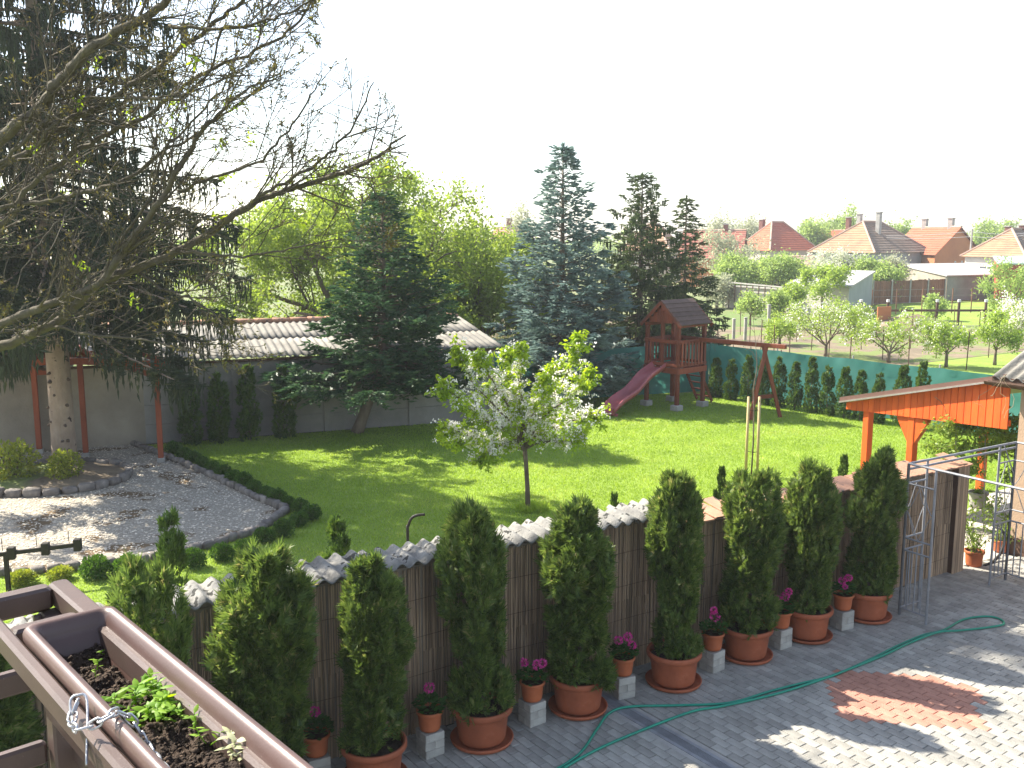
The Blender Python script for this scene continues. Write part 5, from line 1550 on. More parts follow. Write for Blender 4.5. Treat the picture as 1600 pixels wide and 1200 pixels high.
def house(name, label, near, left, right, wh, rh, kind, ridge, m_roof, m_wall, chimneys=(), windows=(), over=.35, m_wall_r=None, m_roof2=None, cat='house', walls_lab=None, courses=13):
    """near/left/right are eaves corners; kind hip or gable; ridge axis 'u' (near-right) or 'v' (near-left)"""
    u = right - near; v = left - near
    far = left + u
    t = thing(name, label, cat, near)
    c = [near, right, far, left]
    MB().prism([p for p in c], (0, 0, wh)).build('wall', m_wall, t)
    un, vn = u.normalized(), v.normalized()
    E = [near - un * over - vn * over, right + un * over - vn * over, far + un * over + vn * over, left - un * over + vn * over]
    E = [Vector((p.x, p.y, wh - .08)) for p in E]
    mid = (near + far) / 2
    ax, L = (un, u.length) if ridge == 'u' else (vn, v.length)
    if kind == 'hip':
        oth = v.length if ridge == 'u' else u.length
        hl = max((L - oth) / 2, L * .13)
    else: hl = L / 2 + over
    Ra = mid - ax * hl + Vector((0, 0, rh)); Rb = mid + ax * hl + Vector((0, 0, rh))
    def plane(e0, e1, r1, r0, mat):
        mb = MB(); rooftile_plane(mb, e0, e1, r1, r0, courses); mb.build('roof', mat, t)
    if ridge == 'u':
        plane(E[0], E[1], Rb, Ra, m_roof); plane(E[2], E[3], Ra, Rb, m_roof)
        if kind == 'hip': plane(E[1], E[2], Rb, Rb, m_roof2 or m_roof); plane(E[3], E[0], Ra, Ra, m_roof2 or m_roof)
        else:
            for (a, b, r_) in ((near, left, Ra + ax * (over + .02)), (right, far, Rb - ax * (over + .02))):
                a_ = Vector((a.x, a.y, wh)); b_ = Vector((b.x, b.y, wh)); MB().prism([a_, b_, r_ - Vector((0, 0, .06))], ax * (.15 if a is near else -.15)).build('gable', m_wall_r or m_wall, t)
    else:
        plane(E[3], E[0], Ra, Rb, m_roof); plane(E[1], E[2], Rb, Ra, m_roof)
        if kind == 'hip': plane(E[0], E[1], Ra, Ra, m_roof2 or m_roof); plane(E[2], E[3], Rb, Rb, m_roof2 or m_roof)
        else:
            for (a, b, r_) in ((near, right, Ra + ax * (over + .02)), (left, far, Rb - ax * (over + .02))):
                a_ = Vector((a.x, a.y, wh)); b_ = Vector((b.x, b.y, wh)); MB().prism([a_, b_, r_ - Vector((0, 0, .06))], ax * (.15 if a is near else -.15)).build('gable', m_wall_r or m_wall, t)
    # ridge and hip tiles
    mb = MB().tube([Ra + Vector((0, 0, .05)), Rb + Vector((0, 0, .05))], .11, 6)
    if kind == 'hip':
        for i, e in enumerate(E):
            ra = (Ra if i in (0, 3) else Rb) if ridge == 'u' else (Ra if i in (0, 1) else Rb)
            mb.tube([e + Vector((0, 0, .05)), ra + Vector((0, 0, .05))], .09, 6)
    mb.build('ridge_tiles', surf('pale_ridge', (.46, .33, .26), (.36, .24, .18), 1, .9, .2), t)
    for (fu, fv, z0_, h_, w_, mat) in chimneys:
        p = near + u * fu + v * fv + Vector((0, 0, z0_ + h_ / 2))
        ch = MB().bbox(p, (w_, w_, h_), rz=math.atan2(u.y, u.x), bev=.02).build('chimney', mat, t)
        MB().bbox(p + Vector((0, 0, h_ / 2 + .05)), (w_ + .12, w_ + .12, .10), rz=math.atan2(u.y, u.x), bev=.02).build('chimney_cap', M_conc, ch)
    for (side, f_, z_, w_, h_) in windows:     # on side u (near-right) or v (near-left)
        d_ = un if side == 'u' else vn; base = near + (u if side == 'u' else v) * f_
        outn = (-vn if side == 'u' else -un)
        R = Matrix((d_, outn, Vector((0, 0, 1)))).transposed()
        c_ = base + outn * .02 + Vector((0, 0, z_))
        fr = MB()
        for sx in (-1, 1): fr.box(c_ + d_ * (sx * (w_ / 2 - .04)), (.08, .08, h_), R=R)
        for sz in (-1, 1): fr.box(c_ + Vector((0, 0, sz * (h_ / 2 - .04))), (w_ - .16, .08, .08), R=R)
        if w_ > .9: fr.box(c_, (.06, .07, h_ - .16), R=R)
        w_o = fr.build('window', M_white, t)
        MB().box(c_ - outn * .01, (w_ - .17, .02, h_ - .17), R=R).build('pane', M_glass, w_o)
    return t
M_roofred = surf('red_roof_tile', (.42, .12, .06), (.31, .09, .05), 1.5, .8, .3, 12, detail=8)
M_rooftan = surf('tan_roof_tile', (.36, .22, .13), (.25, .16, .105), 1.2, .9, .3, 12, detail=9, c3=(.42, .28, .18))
M_roofdark = surf('brown_shaded_roof_tile', (.26, .19, .14), (.18, .135, .10), 1.2, .9, .3, 12, detail=9, c3=(.34, .25, .18))  # brown shed tile; on the tan hipped roofs it paints in the shaded side
M_roofbrown = surf('dark_red_tile', (.29, .11, .08), (.22, .085, .065), 1.2, .9, .3, 12)
M_wallwhite = surf('white_house_wall', (.46, .43, .38), (.38, .35, .31), .8, .95, .1)
M_wallgrey = surf('bluegrey_house_wall', (.34, .36, .37), (.27, .29, .30), .6, .95, .1)
M_wallorange = surf('orange_house_wall', (.50, .20, .08), (.42, .16, .07), .6, .95, .1)
M_brickred = surf('red_brick_chimney', (.22, .10, .08), (.16, .075, .06), 5, .95, .2)
house('village_house', 'house with bright red hipped roof and brick chimney beyond the gardens', VX(1200, 100), VX(1150, 107), VX(1270, 105), 3.25, 6.15, 'hip', 'u', M_roofred, M_wallwhite,
      [(.30, .70, 4.9, 1.5, .5, M_brickred)], [('u', .5, 1.6, .35, .9), ('u', .7, 1.9, .3, 1.5)])
house('village_house', 'house with pale tan hipped roof, dark on one side, and a tall grey chimney', VX(1360, 90), VX(1265, 95.5), VX(1443, 96.5), 3.2, 6.05, 'hip', 'u', M_roofdark, M_wallgrey,
      [(.40, .30, 4.4, 2.5, .42, M_conc), (.30, .70, 5.0, 1.45, .42, M_brickred), (.55, .75, 5.2, 1.6, .42, M_conc)], [('u', .28, 1.9, .35, .75), ('u', .44, 1.85, .35, .75), ('u', .60, 1.85, .35, .75)], m_roof2=M_rooftan)  # front plane's shade is put into its darker tile, sunlit hip stays tan
house('village_house', 'house with plain red gabled roof and orange rendered gable wall', VX(1455, 93), VX(1386, 103), VX(1524, 99), 2.95, 5.55, 'gable', 'v', M_roofred, M_wallorange,
      [(.5, .18, 5.2, 1.2, .5, M_conc), (.5, .75, 5.2, 1.2, .5, M_conc)], [('u', .45, 1.9, .3, .7), ('u', .6, 1.9, .3, .7)], m_wall_r=M_wallorange)
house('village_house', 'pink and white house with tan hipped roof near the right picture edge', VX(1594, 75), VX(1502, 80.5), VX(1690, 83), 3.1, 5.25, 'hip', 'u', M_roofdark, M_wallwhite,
      [(.28, .62, 4.3, 1.15, .36, M_brickred), (.40, .5, 4.5, 1.05, .45, M_brickred)], [('v', .60, 1.75, 1.6, 1.2)], m_roof2=M_rooftan)  # same tan roof, with shade coloured into the plane turned from the sun
house('village_house', 'dark red roofed house with orange wall left of the bright red one', VX(1152, 88), VX(1062, 91), VX(1160, 96), 2.7, 5.2, 'gable', 'v', M_roofbrown, M_wallorange, [(.5, .3, 4.9, .85, .42, M_brickred)], [('v', .3, 1.5, .7, 1.0)])
house('village_house', 'pink roofed house left of the blue spruce top', VX(812, 105), VX(764, 107), VX(835, 114), 3.0, 5.6, 'gable', 'v', surf('pink_roof', (.52, .24, .18), (.44, .2, .15), 1, .9, .1), M_wallwhite, [(.5, .6, 5.3, 1.3, .6, M_brickred)])
house('village_house', 'red roofed house half hidden between the two dark spruces', VX(1040, 100), VX(972, 102), VX(1062, 109), 3.2, 5.9, 'hip', 'v', M_rooftan, M_wallwhite, [(.5, .5, 5.5, 1.4, .6, M_brickred)])
house('village_house', 'low flat-looking red roof between the bright red and the tan roofed houses', VX(1312, 116), VX(1268, 119), VX(1325, 123), 3.2, 5.3, 'gable', 'v', M_roofred, M_wallwhite)
house('tiled_shed', 'small shed with a weathered brown tile roof in front of the red roofed house', VX(1276, 78), VX(1214, 80), VX(1284, 84), 1.95, 2.95, 'gable', 'v', M_roofdark, M_wallgrey, over=.2, cat='shed', courses=7)

def monoshed(name, label, near, left, right, hf, hb_, m_wall, m_roof, cat='shed', m_wall_l=None, slope='u', over=.18):
    """shed with one sloping roof; slope 'u': rises from near to right, 'v': rises from near to left"""
    u = right - near; v = left - near; far = left + u
    t = thing(name, label, cat, near)
    H = {'u': (hf, hb_, hb_, hf), 'v': (hf, hf, hb_, hb_)}[slope]
    c = [near, right, far, left]
    mb = MB(); vs = [p + Vector((0, 0, 0)) for p in c] + [p + Vector((0, 0, h)) for p, h in zip(c, H)]
    mb.add(vs, [(0, 3, 2, 1), (4, 5, 6, 7), (0, 1, 5, 4), (1, 2, 6, 5), (2, 3, 7, 6)]).build('wall', m_wall, t)
    MB().prism([near, left, left + Vector((0, 0, H[3])), near + Vector((0, 0, H[0]))], -u.normalized() * .04).build('wall', m_wall_l or m_wall, t)
    un, vn = u.normalized(), v.normalized()
    E = [near - un * over - vn * over, right + un * over - vn * over, far + un * over + vn * over, left - un * over + vn * over]
    mb = MB(); mb.add([E[i] + Vector((0, 0, H[i] + .03)) for i in range(4)] + [E[i] + Vector((0, 0, H[i] + .12)) for i in range(4)], [(0, 3, 2, 1), (4, 5, 6, 7), (0, 1, 5, 4), (1, 2, 6, 5), (2, 3, 7, 6), (3, 0, 4, 7)])
    mb.build('roof', m_roof, t)
    return t
M_whiteroof = surf('pale_flat_roof', (.38, .37, .35), (.30, .29, .28), 1, .7, .1)
monoshed('garage', 'small white garage with a light sloping roof among the gardens', VX(1325, 56.5), VX(1232, 60), VX(1361, 66), 1.72, 2.25, M_wallgrey, M_whiteroof, 'garage', M_wallwhite)
monoshed('outbuilding', 'long low grey outbuilding with a pale flat roof at the right', VX(1477, 71), VX(1400, 82), VX(1720, 77), 1.75, 2.25, surf('outbuilding_wall', (.23, .30, .31), (.15, .20, .21), .7, .95, .2), M_whiteroof, 'outbuilding', M_cream, 'v')
monoshed('metal_shed', 'green-grey metal roofed shed by the long outbuilding at the right picture edge', VX(1556, 68), VX(1548, 74), VX(1680, 70), 2.7, 3.1, surf('red_board_wall', (.35, .06, .04), (.28, .05, .035), 2, .8, .1), surf('green_metal_roof', (.42, .50, .47), (.34, .42, .40), 2, .4, .1, metal=.3), 'shed', None, 'v')
gw = thing('garden_wall', 'long low whitewashed wall with a flat coping behind the vegetable beds', 'wall', VX(1140, 64))
a, b = VX(1132, 64.5), VX(1236, 59.2); 
MB().prism([a, b, b + Vector((.1, .2, 0)), a + Vector((.1, .2, 0))], (0, 0, 1.42)).build('wall', M_wallwhite, gw)
MB().beam(a + Vector((0, .1, 1.46)), b + Vector((0, .1, 1.46)), .35, .08).build('coping', M_conc, gw)
mb = MB()
for k in range(12):
    p = a.lerp(b, k / 11) - Vector((.2, .45, 0)); MB().tube([p, p + Vector((0, 0, 1.75))], .04, 5).build('prop_pole', M_darkwood, gw)
MB().beam(a + Vector((-.2, -.45, 1.72)), b + Vector((-.2, -.45, 1.60)), .10, .08).build('top_pole', M_conc, gw)
bf = thing('board_fence', 'tall brown board fence with pale posts between the garage and the grey outbuilding', 'fence', VX(1362, 66))
a, b = VX(1362, 66.5), VX(1474, 70.6); L = (b - a).length; n = int(L / .22)
for k in range(n):
    p = a.lerp(b, (k + .5) / n); h_ = 1.62 + rnd.uniform(-.03, .03)
    MB().bbox(p + Vector((0, 0, h_ / 2)), (.205, .03, h_), rz=math.atan2((b - a).y, (b - a).x) + rnd.uniform(-.01, .01), bev=.004).build('board', surf('brown_fence_board', (.20, .10, .06), (.15, .075, .045), 2, .8, .2, obj_rand=.15), bf)
for k in range(5):
    p = a.lerp(b, k / 4) - Vector((0, .08, 0)); MB().bbox(p + Vector((0, 0, .86)), (.10, .06, 1.72), bev=.006).build('post', M_conc, bf)
# wooden rail fence with white-capped posts, and wire fence posts
rf = thing('rail_fence', 'dark rail fence with white-capped concrete posts across the far meadow', 'fence', VX(1400, 50))
ppx = [(1345, 492), (1387, 492), (1464, 507), (1498, 506), (1540, 508), (1600, 505), (1660, 505)]
Rr = []
for (px, by) in ppx:
    g = G(px, by + 6); g.y = 51.5; g = VX(px, 51.5); Rr.append(g)
    MB().bbox(g + Vector((0, 0, .62)), (.12, .11, 1.25), bev=.01).build('post', M_darkwood, rf)
    MB().bbox(g + Vector((0, 0, 1.31)), (.14, .13, .14), bev=.01).build('post_cap', M_white, rf)
for a, b in zip(Rr[:-1], Rr[1:]): MB().beam(a + Vector((0, -.1, .80)), b + Vector((0, -.1, .80)), .07, .12).build('rail', M_darkwood, rf)
stakes = [(1200, 524, 478), (1164, 528, 498), (1146, 526, 500), (1262, 492, 482)]
for i, (px, by, ty) in enumerate(stakes):
    g = G(px, by + 4); h_ = P(px, ty, g.y).z
    solo('old_post', MB().bbox(g + Vector((0, 0, h_ / 2)), (.13, .13, h_), bev=.02).bbox(g + Vector((0, 0, h_ + .03)), (.15, .15, .08), bev=.02), M_conc, ['tallest grey garden post behind the swing beam', 'second grey garden post right of the slender spruce', 'short dark garden post close to the slender spruce', 'single pale-topped post in front of the white garage'][i], 'post')
# vineyard stakes
def stake(x, y, h_, i, px=None):
    o = solo('vine_stake', MB().tube([(x, y, 0), (x + rnd.uniform(-.06, .06), y, h_)], .020, 5), M_darkwood, 'thin brown vineyard stake standing in the dug soil beyond the green net', 'stake', 'vineyard stakes in the dug soil')
vr = []
for row in range(5):
    for k in range(12):
        x = 7.5 + k * 2.2 + row * .35; y = 33.0 + row * 3.3 + k * .28
        q = project((x, y, 1))
        if q and 1090 < q[0] < 1610: stake(x, y, rnd.uniform(1.1, 1.45), k)
for k in range(10): stake(-3 + k * .9, 38.5 + (k % 3) * 1.8, rnd.uniform(1.2, 1.6), k)
# tall wire fence in the meadow
wf = thing('wire_fence', 'thin wire fence on slim rusty posts crossing the far meadow', 'fence', VX(1450, 60))
M_rust = surf('rusty_post', (.25, .12, .08), (.18, .09, .06), 3, .8, .1)
q0 = None
for px, Y in ((1362, 58), (1400, 58.5), (1440, 59), (1487, 59.5), (1517, 60), (1560, 60.5), (1610, 61), (1670, 62)):
    g = VX(px, Y); MB().tube([g, g + Vector((0, 0, 1.55))], .035, 6).build('post', M_rust, wf)
    if q0 is not None:
        mb = MB()
        for z in (.3, .7, 1.1, 1.5): mb.tube([q0 + Vector((0, 0, z)), g + Vector((0, 0, z))], .008, 4)
        mb.build('wire', M_iron, wf)
    q0 = g
# reddish board and soil heap
g = G(1380, 512); solo('red_board', MB().bbox(g + Vector((0, 0, .55)), (1.0, .08, 1.1), rz=.5, bev=.01), M_wallorange, 'reddish board leaning upright among the fruit trees', 'board')
mb = MB(); vs = []; fs = []; g = G(1425, 512); n = 18
for j in range(6):
    for k in range(n):
        a = 2 * PI * k / n; R_ = 1.9 * (1 - j / 5.5); vs.append((g.x + R_ * math.cos(a) * 1.4 + rnd.uniform(-.08, .08), g.y + R_ * math.sin(a), .75 * (j / 5.5) ** .8 + rnd.uniform(-.04, .04)))
for j in range(5):
    for k in range(n): fs.append((j * n + k, j * n + (k + 1) % n, (j + 1) * n + (k + 1) % n, (j + 1) * n + k))
fs.append(tuple(5 * n + k for k in range(n)))
solo('soil_heap', mb.add(vs, fs), M_soil, 'heap of dug brown soil beside the reddish board', 'soil heap')
# power pole and wires
pw = thing('utility_pole', 'slim utility pole with two sagging wires in front of the far houses', 'utility pole', VX(1510, 84))
pa = VX(1510, 84); MB().tube([pa, pa + Vector((0, 0, 5.3))], [.12, .08], 8).build('pole', M_conc, pw)
for z, px2 in ((4.9, 1305), (5.2, 1640)):
    for dz in (0, .45):
        e = VX(px2, 100 if px2 < 1400 else 70) + Vector((0, 0, z + .1)); s_ = pa + Vector((0, 0, 5.1 - dz))
        pts = [s_.lerp(e, k / 12) + Vector((0, 0, -.35 * math.sin(PI * k / 12))) for k in range(13)]
        MB().tube(pts, .016, 4).build('wire', M_iron, pw)

# ---- orchard and garden trees
spec_f = dict(levels=2, kids=[6, 5], step=.22, wob=.24, up=[.03, .03, .01], ang=(.5, 1.15), ratio=.6, tilt=(.5, 1.15), len=1.5, bare=.2)
orch = [  # px, base y, top y, width px, leaf, label, blossom share
    (1290, 556, 470, 118, M_pear, 'wide low fruit tree in fresh leaf just beyond the green net', .22),
    (1388, 566, 488, 128, M_pear, 'gnarled spreading pear tree with dark bent boughs beyond the net', .18),
    (1478, 573, 500, 66, M_pear, 'rounded young fruit tree at the edge of the dug soil', .10),
    (1554, 570, 490, 56, M_pear, 'slim-stemmed fruit tree on the grass near the canopy roof', .05),
    (1590, 545, 462, 62, M_pear, 'fruit tree with white blossom at the right picture edge', .65),
    (1578, 500, 410, 95, M_fartree, 'grey-green spreading tree in front of the long outbuilding', .0),
    (1283, 495, 418, 58, M_pear, 'umbrella-shaped lime green tree in front of the white garage', .0),
    (1241, 500, 446, 24, M_pear, 'thin young tree left of the umbrella-shaped one', .05),
    (1212, 512, 455, 28, M_fartree, 'slender sparse young tree in the vegetable beds', .0),
    (1330, 520, 478, 40, M_pear, 'small fruit tree with sparse leaves behind the wide one', .15),
    (1172, 508, 460, 34, M_fartree, 'bushy pale young tree close to the slender spruce', .0),
    (1218, 538, 506, 40, M_pear, 'low leafy young bush behind the swing beam end', .0),
    (1460, 500, 462, 22, M_fartree, 'tiny bare-looking tree in the far meadow', .0),
]
for i, (px, by, ty, wpx, lf_, lb, bs) in enumerate(orch):
    g = G(px, by); H = max(P(px, ty, g.y).z, 1.2); Wd_ = wpx / F_PX * g.y
    sc = g.y / 35
    tree_thing('fruit_tree', lb, 'fruit tree', (g.x, g.y, 0), H, Wd_, 200 + i, lf_, M_bark, spec_f, limbs=5 if wpx > 50 else 4, trunk_h=H * (.58 if 'umbrella' in lb else .20 if wpx > 100 else .30), trunk_r=.05 + .02 * Wd_ / 3, per=8 if wpx > 50 else 5, L=.10 * sc, W=.055 * sc, spread=.10 * sc, blossom=M_blossom if bs > .02 else None, bl_share=bs)
spec_b = dict(levels=2, kids=[6, 6], step=.5, wob=.15, up=[.05, .05, .02], ang=(.4, 1.1), ratio=.62, tilt=(.2, 1.0), len=2.6, bare=.15)
M_pearw = leafm('blossom_mixed_leaf', (.30, .36, .16), (.62, .62, .54), .4, c3=(.75, .74, .70), pscale=1.5)
bushes = [  # px, Y, top y, width px, base frac
    (1152, 68, 402, 66, M_fartree, 'round lime green tree left of its twin behind the white wall'),
    (1212, 67, 402, 82, M_fartree, 'round lime green tree right of its twin behind the white wall'),
    (1312, 72, 396, 76, M_pearw, 'white blossoming tree in front of the tan roofed house'),
    (1348, 70, 408, 34, M_fartree, 'small lime green tree beside the white blossoming one'),
    (1378, 69, 416, 42, M_fartree, 'leafy light green bush behind the brown board fence'),
    (1392, 74, 406, 30, M_farpale, 'grey twiggy bush against the blue-grey house wall'),
    (1134, 84, 362, 84, M_farpale, 'bare grey-brown tree in front of the dark red roof'),
    (1120, 64, 435, 34, M_farpale, 'pale scrubby tree by the slender spruce'),
    (1262, 118, 350, 44, M_fartree, 'green tree behind the house with the bright red roof'),
    (1311, 130, 328, 50, M_fartree, 'tallest green tree behind the tan roofed house'),
    (1392, 128, 352, 36, M_fartree, 'small green tree behind the tall grey chimney'),
    (1120, 125, 338, 56, M_farpale, 'pale feathery tree at the skyline right of the slender spruce'),
    (1165, 135, 342, 50, M_farpale, 'second pale feathery tree at the skyline left of the brick chimney'),
    (1532, 125, 352, 50, M_fartree, 'bluish green tree on the skyline right of the orange gable'),
    (1590, 120, 350, 52, M_fartree, 'green tree on the skyline at the right picture edge'),
    (815, 92, 322, 40, M_farpale, 'thin grey tree at the skyline left of the blue spruce'),
    (740, 45, 505, 40, M_fartree, 'slim-trunked young tree behind the end of the shed roof'),
]
for i, (px, Y, ty, wpx, lf_, lb) in enumerate(bushes):
    b = VX(px, Y); H = max(P(px, ty, Y).z, 1.4); Wd_ = wpx / F_PX * Y; sc = Y / 60
    dense = 5 if lf_ is M_farpale else 11
    tree_thing('village_tree', lb, 'tree', (b.x, b.y, 0), H, Wd_, 300 + i, lf_, M_bark, spec_b, limbs=6, trunk_h=H * (.34 if 'round lime' in lb else .18), trunk_r=.10, per=dense, L=.17 * sc, W=.10 * sc, spread=.22 * sc)
# clipped dark bushes by the pink house
for i, (px, wpx) in enumerate(((1477, 24), (1503, 18), (1528, 22))):
    b = VX(px, 78.5); t = shrub(b.x, b.y, 1, f'{ordn[i]} clipped dark bush from the left under the tan hipped roof', i, M_fir, 'clipped bushes by the pink house', 1, 'clipped_bush', 'bush')
    t.scale = (wpx / F_PX * 78.5 / .5, 1.8, 4.4)
# far wood on the skyline
def farwood(x0, x1, Y0, n, zt, seed):
    r = np.random.default_rng(seed)
    k = int((x1 - x0) / 5); cx = r.uniform(x0, x1, k); cy = Y0 + r.uniform(-15, 25, k); cz = r.uniform(.45, 1, k) * zt; cr = r.uniform(2.5, 5.0, k)
    idx = r.integers(0, k, n); d = rand_dirs(n, r); d[:, 2] = np.abs(d[:, 2])
    C = np.stack([cx[idx], cy[idx], np.zeros(n)], 1) + d * np.stack([cr[idx], cr[idx], cz[idx]], 1) * r.uniform(.7, 1, (n, 1))
    return leaves_free(C, .75, .5, r)
V, Fq = farwood(-260, 300, 240, 40000, 7.0, 5)
o = link('far_wood', mesh_np('far_wood', V, Fq), None, M_fartree); o['kind'] = 'stuff'; o['label'] = 'far-off band of trees along the skyline'

# low rough growth left of the play tower, beyond the net
r = np.random.default_rng(19); n = 5200
px_ = r.uniform(-4.5, 6.0, n); py_ = r.uniform(29.5, 46, n); keep = py_ > 28.2 + .35 * px_
C = np.stack([px_, py_, np.zeros(n)], 1)[keep]; D = unit(r.normal(size=C.shape) * .35 + np.array([0, 0, 1])); S = unit(np.cross(D, rand_dirs(len(C), r)))
o = link('dry_weeds', mesh_np('dry_weeds', *rhombi(C, D, S, r.uniform(.3, .9, len(C)), .035)), None, leafm('weed_stalk', (.14, .12, .06), (.22, .24, .09), .3, c3=(.34, .28, .16))); o['kind'] = 'stuff'; o['label'] = 'dry weeds on the plot beyond the net fence'

# ================================================================== BALCONY RAIL AND FLOWER BOX
zt = 4.08
BD_ = Vector((.663, -.749, 0)).normalized(); BN_ = Vector((-BD_.y * -1, 0, 0))
BN_ = Vector((-.749, -.663, 0)).normalized()
C0 = Vector((-.972, 2.01, 0))
def BP(s, off, z): return C0 + BD_ * s + BN_ * off + Vector((0, 0, z))
rail = thing('balcony_railing', 'brown metal balcony railing frame around the flower box in the near left corner', 'railing', BP(.3, .1, 3.0))
W_ = .042; Hh = .05
def rbar(a, b, nm, w=W_, h=Hh): MB().beam(a, b, w, h, bev=.006).build(nm, M_rail, rail, False)
rbar(BP(-.0, W_ / 2, zt - .045), BP(1.9, W_ / 2, zt - .045), 'top_rail')
rbar(BP(-.0, .184, zt - .036), BP(1.9, .184, zt - .036), 'inner_rail', .024, .046)
rbar(BP(W_ / 2, W_ + .001, zt - .045), BP(W_ / 2, 1.3, zt - .045), 'return_rail')
rbar(BP(.205, W_ + .001, zt - .048), BP(.205, .169, zt - .048), 'cross_bar', .036, .042)
for z in (3.865, 3.69, 3.51, 3.33):
    rbar(BP(W_ / 2, .076, z), BP(W_ / 2, 1.3, z), 'return_bar', .026, .052)
    rbar(BP(.06, W_ / 2, z), BP(1.9, W_ / 2, z), 'lower_bar', .026, .052)
MB().beam(BP(.045, .045, 3.0), BP(.045, .045, zt - .072), .052, .052, up=(.66, -.75, 0), bev=.005).build('post', M_rail, rail)
MB().beam(BP(.75, .045, 3.0), BP(.75, .045, zt - .24), .045, .045, up=(.66, -.75, 0), bev=.005).build('post', M_rail, rail)
for k, z in enumerate((zt - .03,)): MB().tube([BP(.045, .071, z - .05), BP(.045, .085, z - .05)], .010, 8).build('bolt', M_rail, rail, True)
balc = MB().prism([BP(-.05, .0, 3.0), BP(4, .0, 3.0), BP(4, 1.6, 3.0), BP(-.05, 1.6, 3.0)][::-1], (0, 0, -.16)).build('balcony_floor', M_conc); balc['kind'] = 'structure'
# flower box: lofted rounded rectangle
fbx = thing('flower_box', 'long brown plastic flower box with soil and seedlings hung in the balcony railing', 'flower box', BP(.7, .085, zt - .17))
s0b, s1b = .285, 1.45; hl_ = (s1b - s0b) / 2; cb2 = BP((s0b + s1b) / 2, .085, 0)
def ringpts(hx, hy, r_, z):
    out = []
    for (sx, sy, a0_) in ((1, 1, 0), (-1, 1, PI / 2), (-1, -1, PI), (1, -1, 1.5 * PI)):
        for k in range(6):
            a = a0_ + (PI / 2) * k / 5
            out.append(cb2 + BD_ * (sx * (hx - r_) + r_ * math.cos(a)) + BN_ * (sy * (hy - r_) + r_ * math.sin(a)) + Vector((0, 0, z)))
    return out
prof = [(-.030, .030, -.17, .02), (-.024, .024, -.165, .025), (-.019, .019, -.10, .025), (-.015, .015, -.045, .028), (-.004, .004, -.030, .030), (0, 0, -.016, .032), (0, 0, -.006, .032), (-.002, .002, .001, .032), (-.006, .006, .006, .031), (-.011, .011, .0075, .03), (-.016, .016, .006, .028), (-.021, .021, .001, .026), (-.0255, .0255, -.008, .024), (-.029, .029, -.018, .022), (-.031, .031, -.030, .02), (-.0345, .0345, -.0315, .018), (-.043, .043, -.075, .018), (-.048, .048, -.16, .016)]
vs = []; fs = []; nr = 24
for (dx_, ins, z, r_) in prof: vs += ringpts(hl_ - ins, .085 - ins, r_ * .62, zt + z)
for i in range(len(prof) - 1):
    for k in range(nr): fs.append((i * nr + k, i * nr + (k + 1) % nr, (i + 1) * nr + (k + 1) % nr, (i + 1) * nr + k))
fs.append(tuple(range(nr - 1, -1, -1)))
MB().add(vs, fs).build('box', M_planter, fbx, True)
# soil: lumpy grid
r = np.random.default_rng(44); nx, ny = 420, 34; hw = .0405
gx = np.linspace(s0b + .042, s1b - .042, nx); gy = np.linspace(.085 - hw, .085 + hw, ny)
Z = np.zeros((nx, ny)); XX, YY = np.meshgrid(gx, gy, indexing='ij')
for amp, fr in ((.010, 9), (.007, 24), (.0055, 60), (.004, 130), (.0025, 260)):
    for q in range(6):
        a = r.uniform(0, 2 * PI); ph = r.uniform(0, 6)
        Z += amp / 2.2 * np.sin((XX * math.cos(a) + YY * math.sin(a)) * fr * r.uniform(.7, 1.4) + ph)
Z = Z + np.abs(r.normal(size=Z.shape)) * .0012
ZB = zt - .058 + Z
Vg = np.array(C0)[None, None] + XX[..., None] * np.array(BD_) + YY[..., None] * np.array(BN_); Vg[..., 2] = ZB
ii = (np.arange(nx - 1)[:, None] * ny + np.arange(ny - 1)[None]).ravel()
Fg = np.stack([ii, ii + ny, ii + ny + 1, ii + 1], 1)
soil = link('soil', mesh_np('soil', Vg.reshape(-1, 3) - np.array(ORG[fbx.name]), Fg, True), fbx, M_potsoil)
def soilz(s, o_): 
    i = int(np.clip((s - gx[0]) / (gx[1] - gx[0]), 0, nx - 1)); j = int(np.clip((o_ - gy[0]) / (gy[1] - gy[0]), 0, ny - 1)); return ZB[i, j]
# crumbs
n = 1500; ss = r.uniform(gx[0], 1.25, n); oo = r.uniform(gy[0], gy[-1], n); sz = r.uniform(.0012, .0048, n) * np.where(r.random(n) < .06, 1.9, 1)
V = oct_[None] * sz[:, None, None] * r.uniform(.6, 1.3, (n, 1, 3))
base = np.array([(BP(a, b, soilz(a, b) + c * .4))[:] for a, b, c in zip(ss, oo, sz)])
V = V + base[:, None]
tri8 = np.array([[0, 1, 4], [1, 2, 4], [2, 3, 4], [3, 0, 4], [1, 0, 5], [2, 1, 5], [3, 2, 5], [0, 3, 5]])
Fq = (np.arange(n) * 6)[:, None, None] + tri8[None]
o = link('soil_crumbs', mesh_np('soil_crumbs', V.reshape(-1, 3) - np.array(ORG[fbx.name]), Fq.reshape(-1, 3), True), fbx, surf('soil_crumb', (.10, .07, .05), (.035, .024, .018), 40, .95, .3, island=True, obj_rand=.6)); o['kind'] = 'stuff'
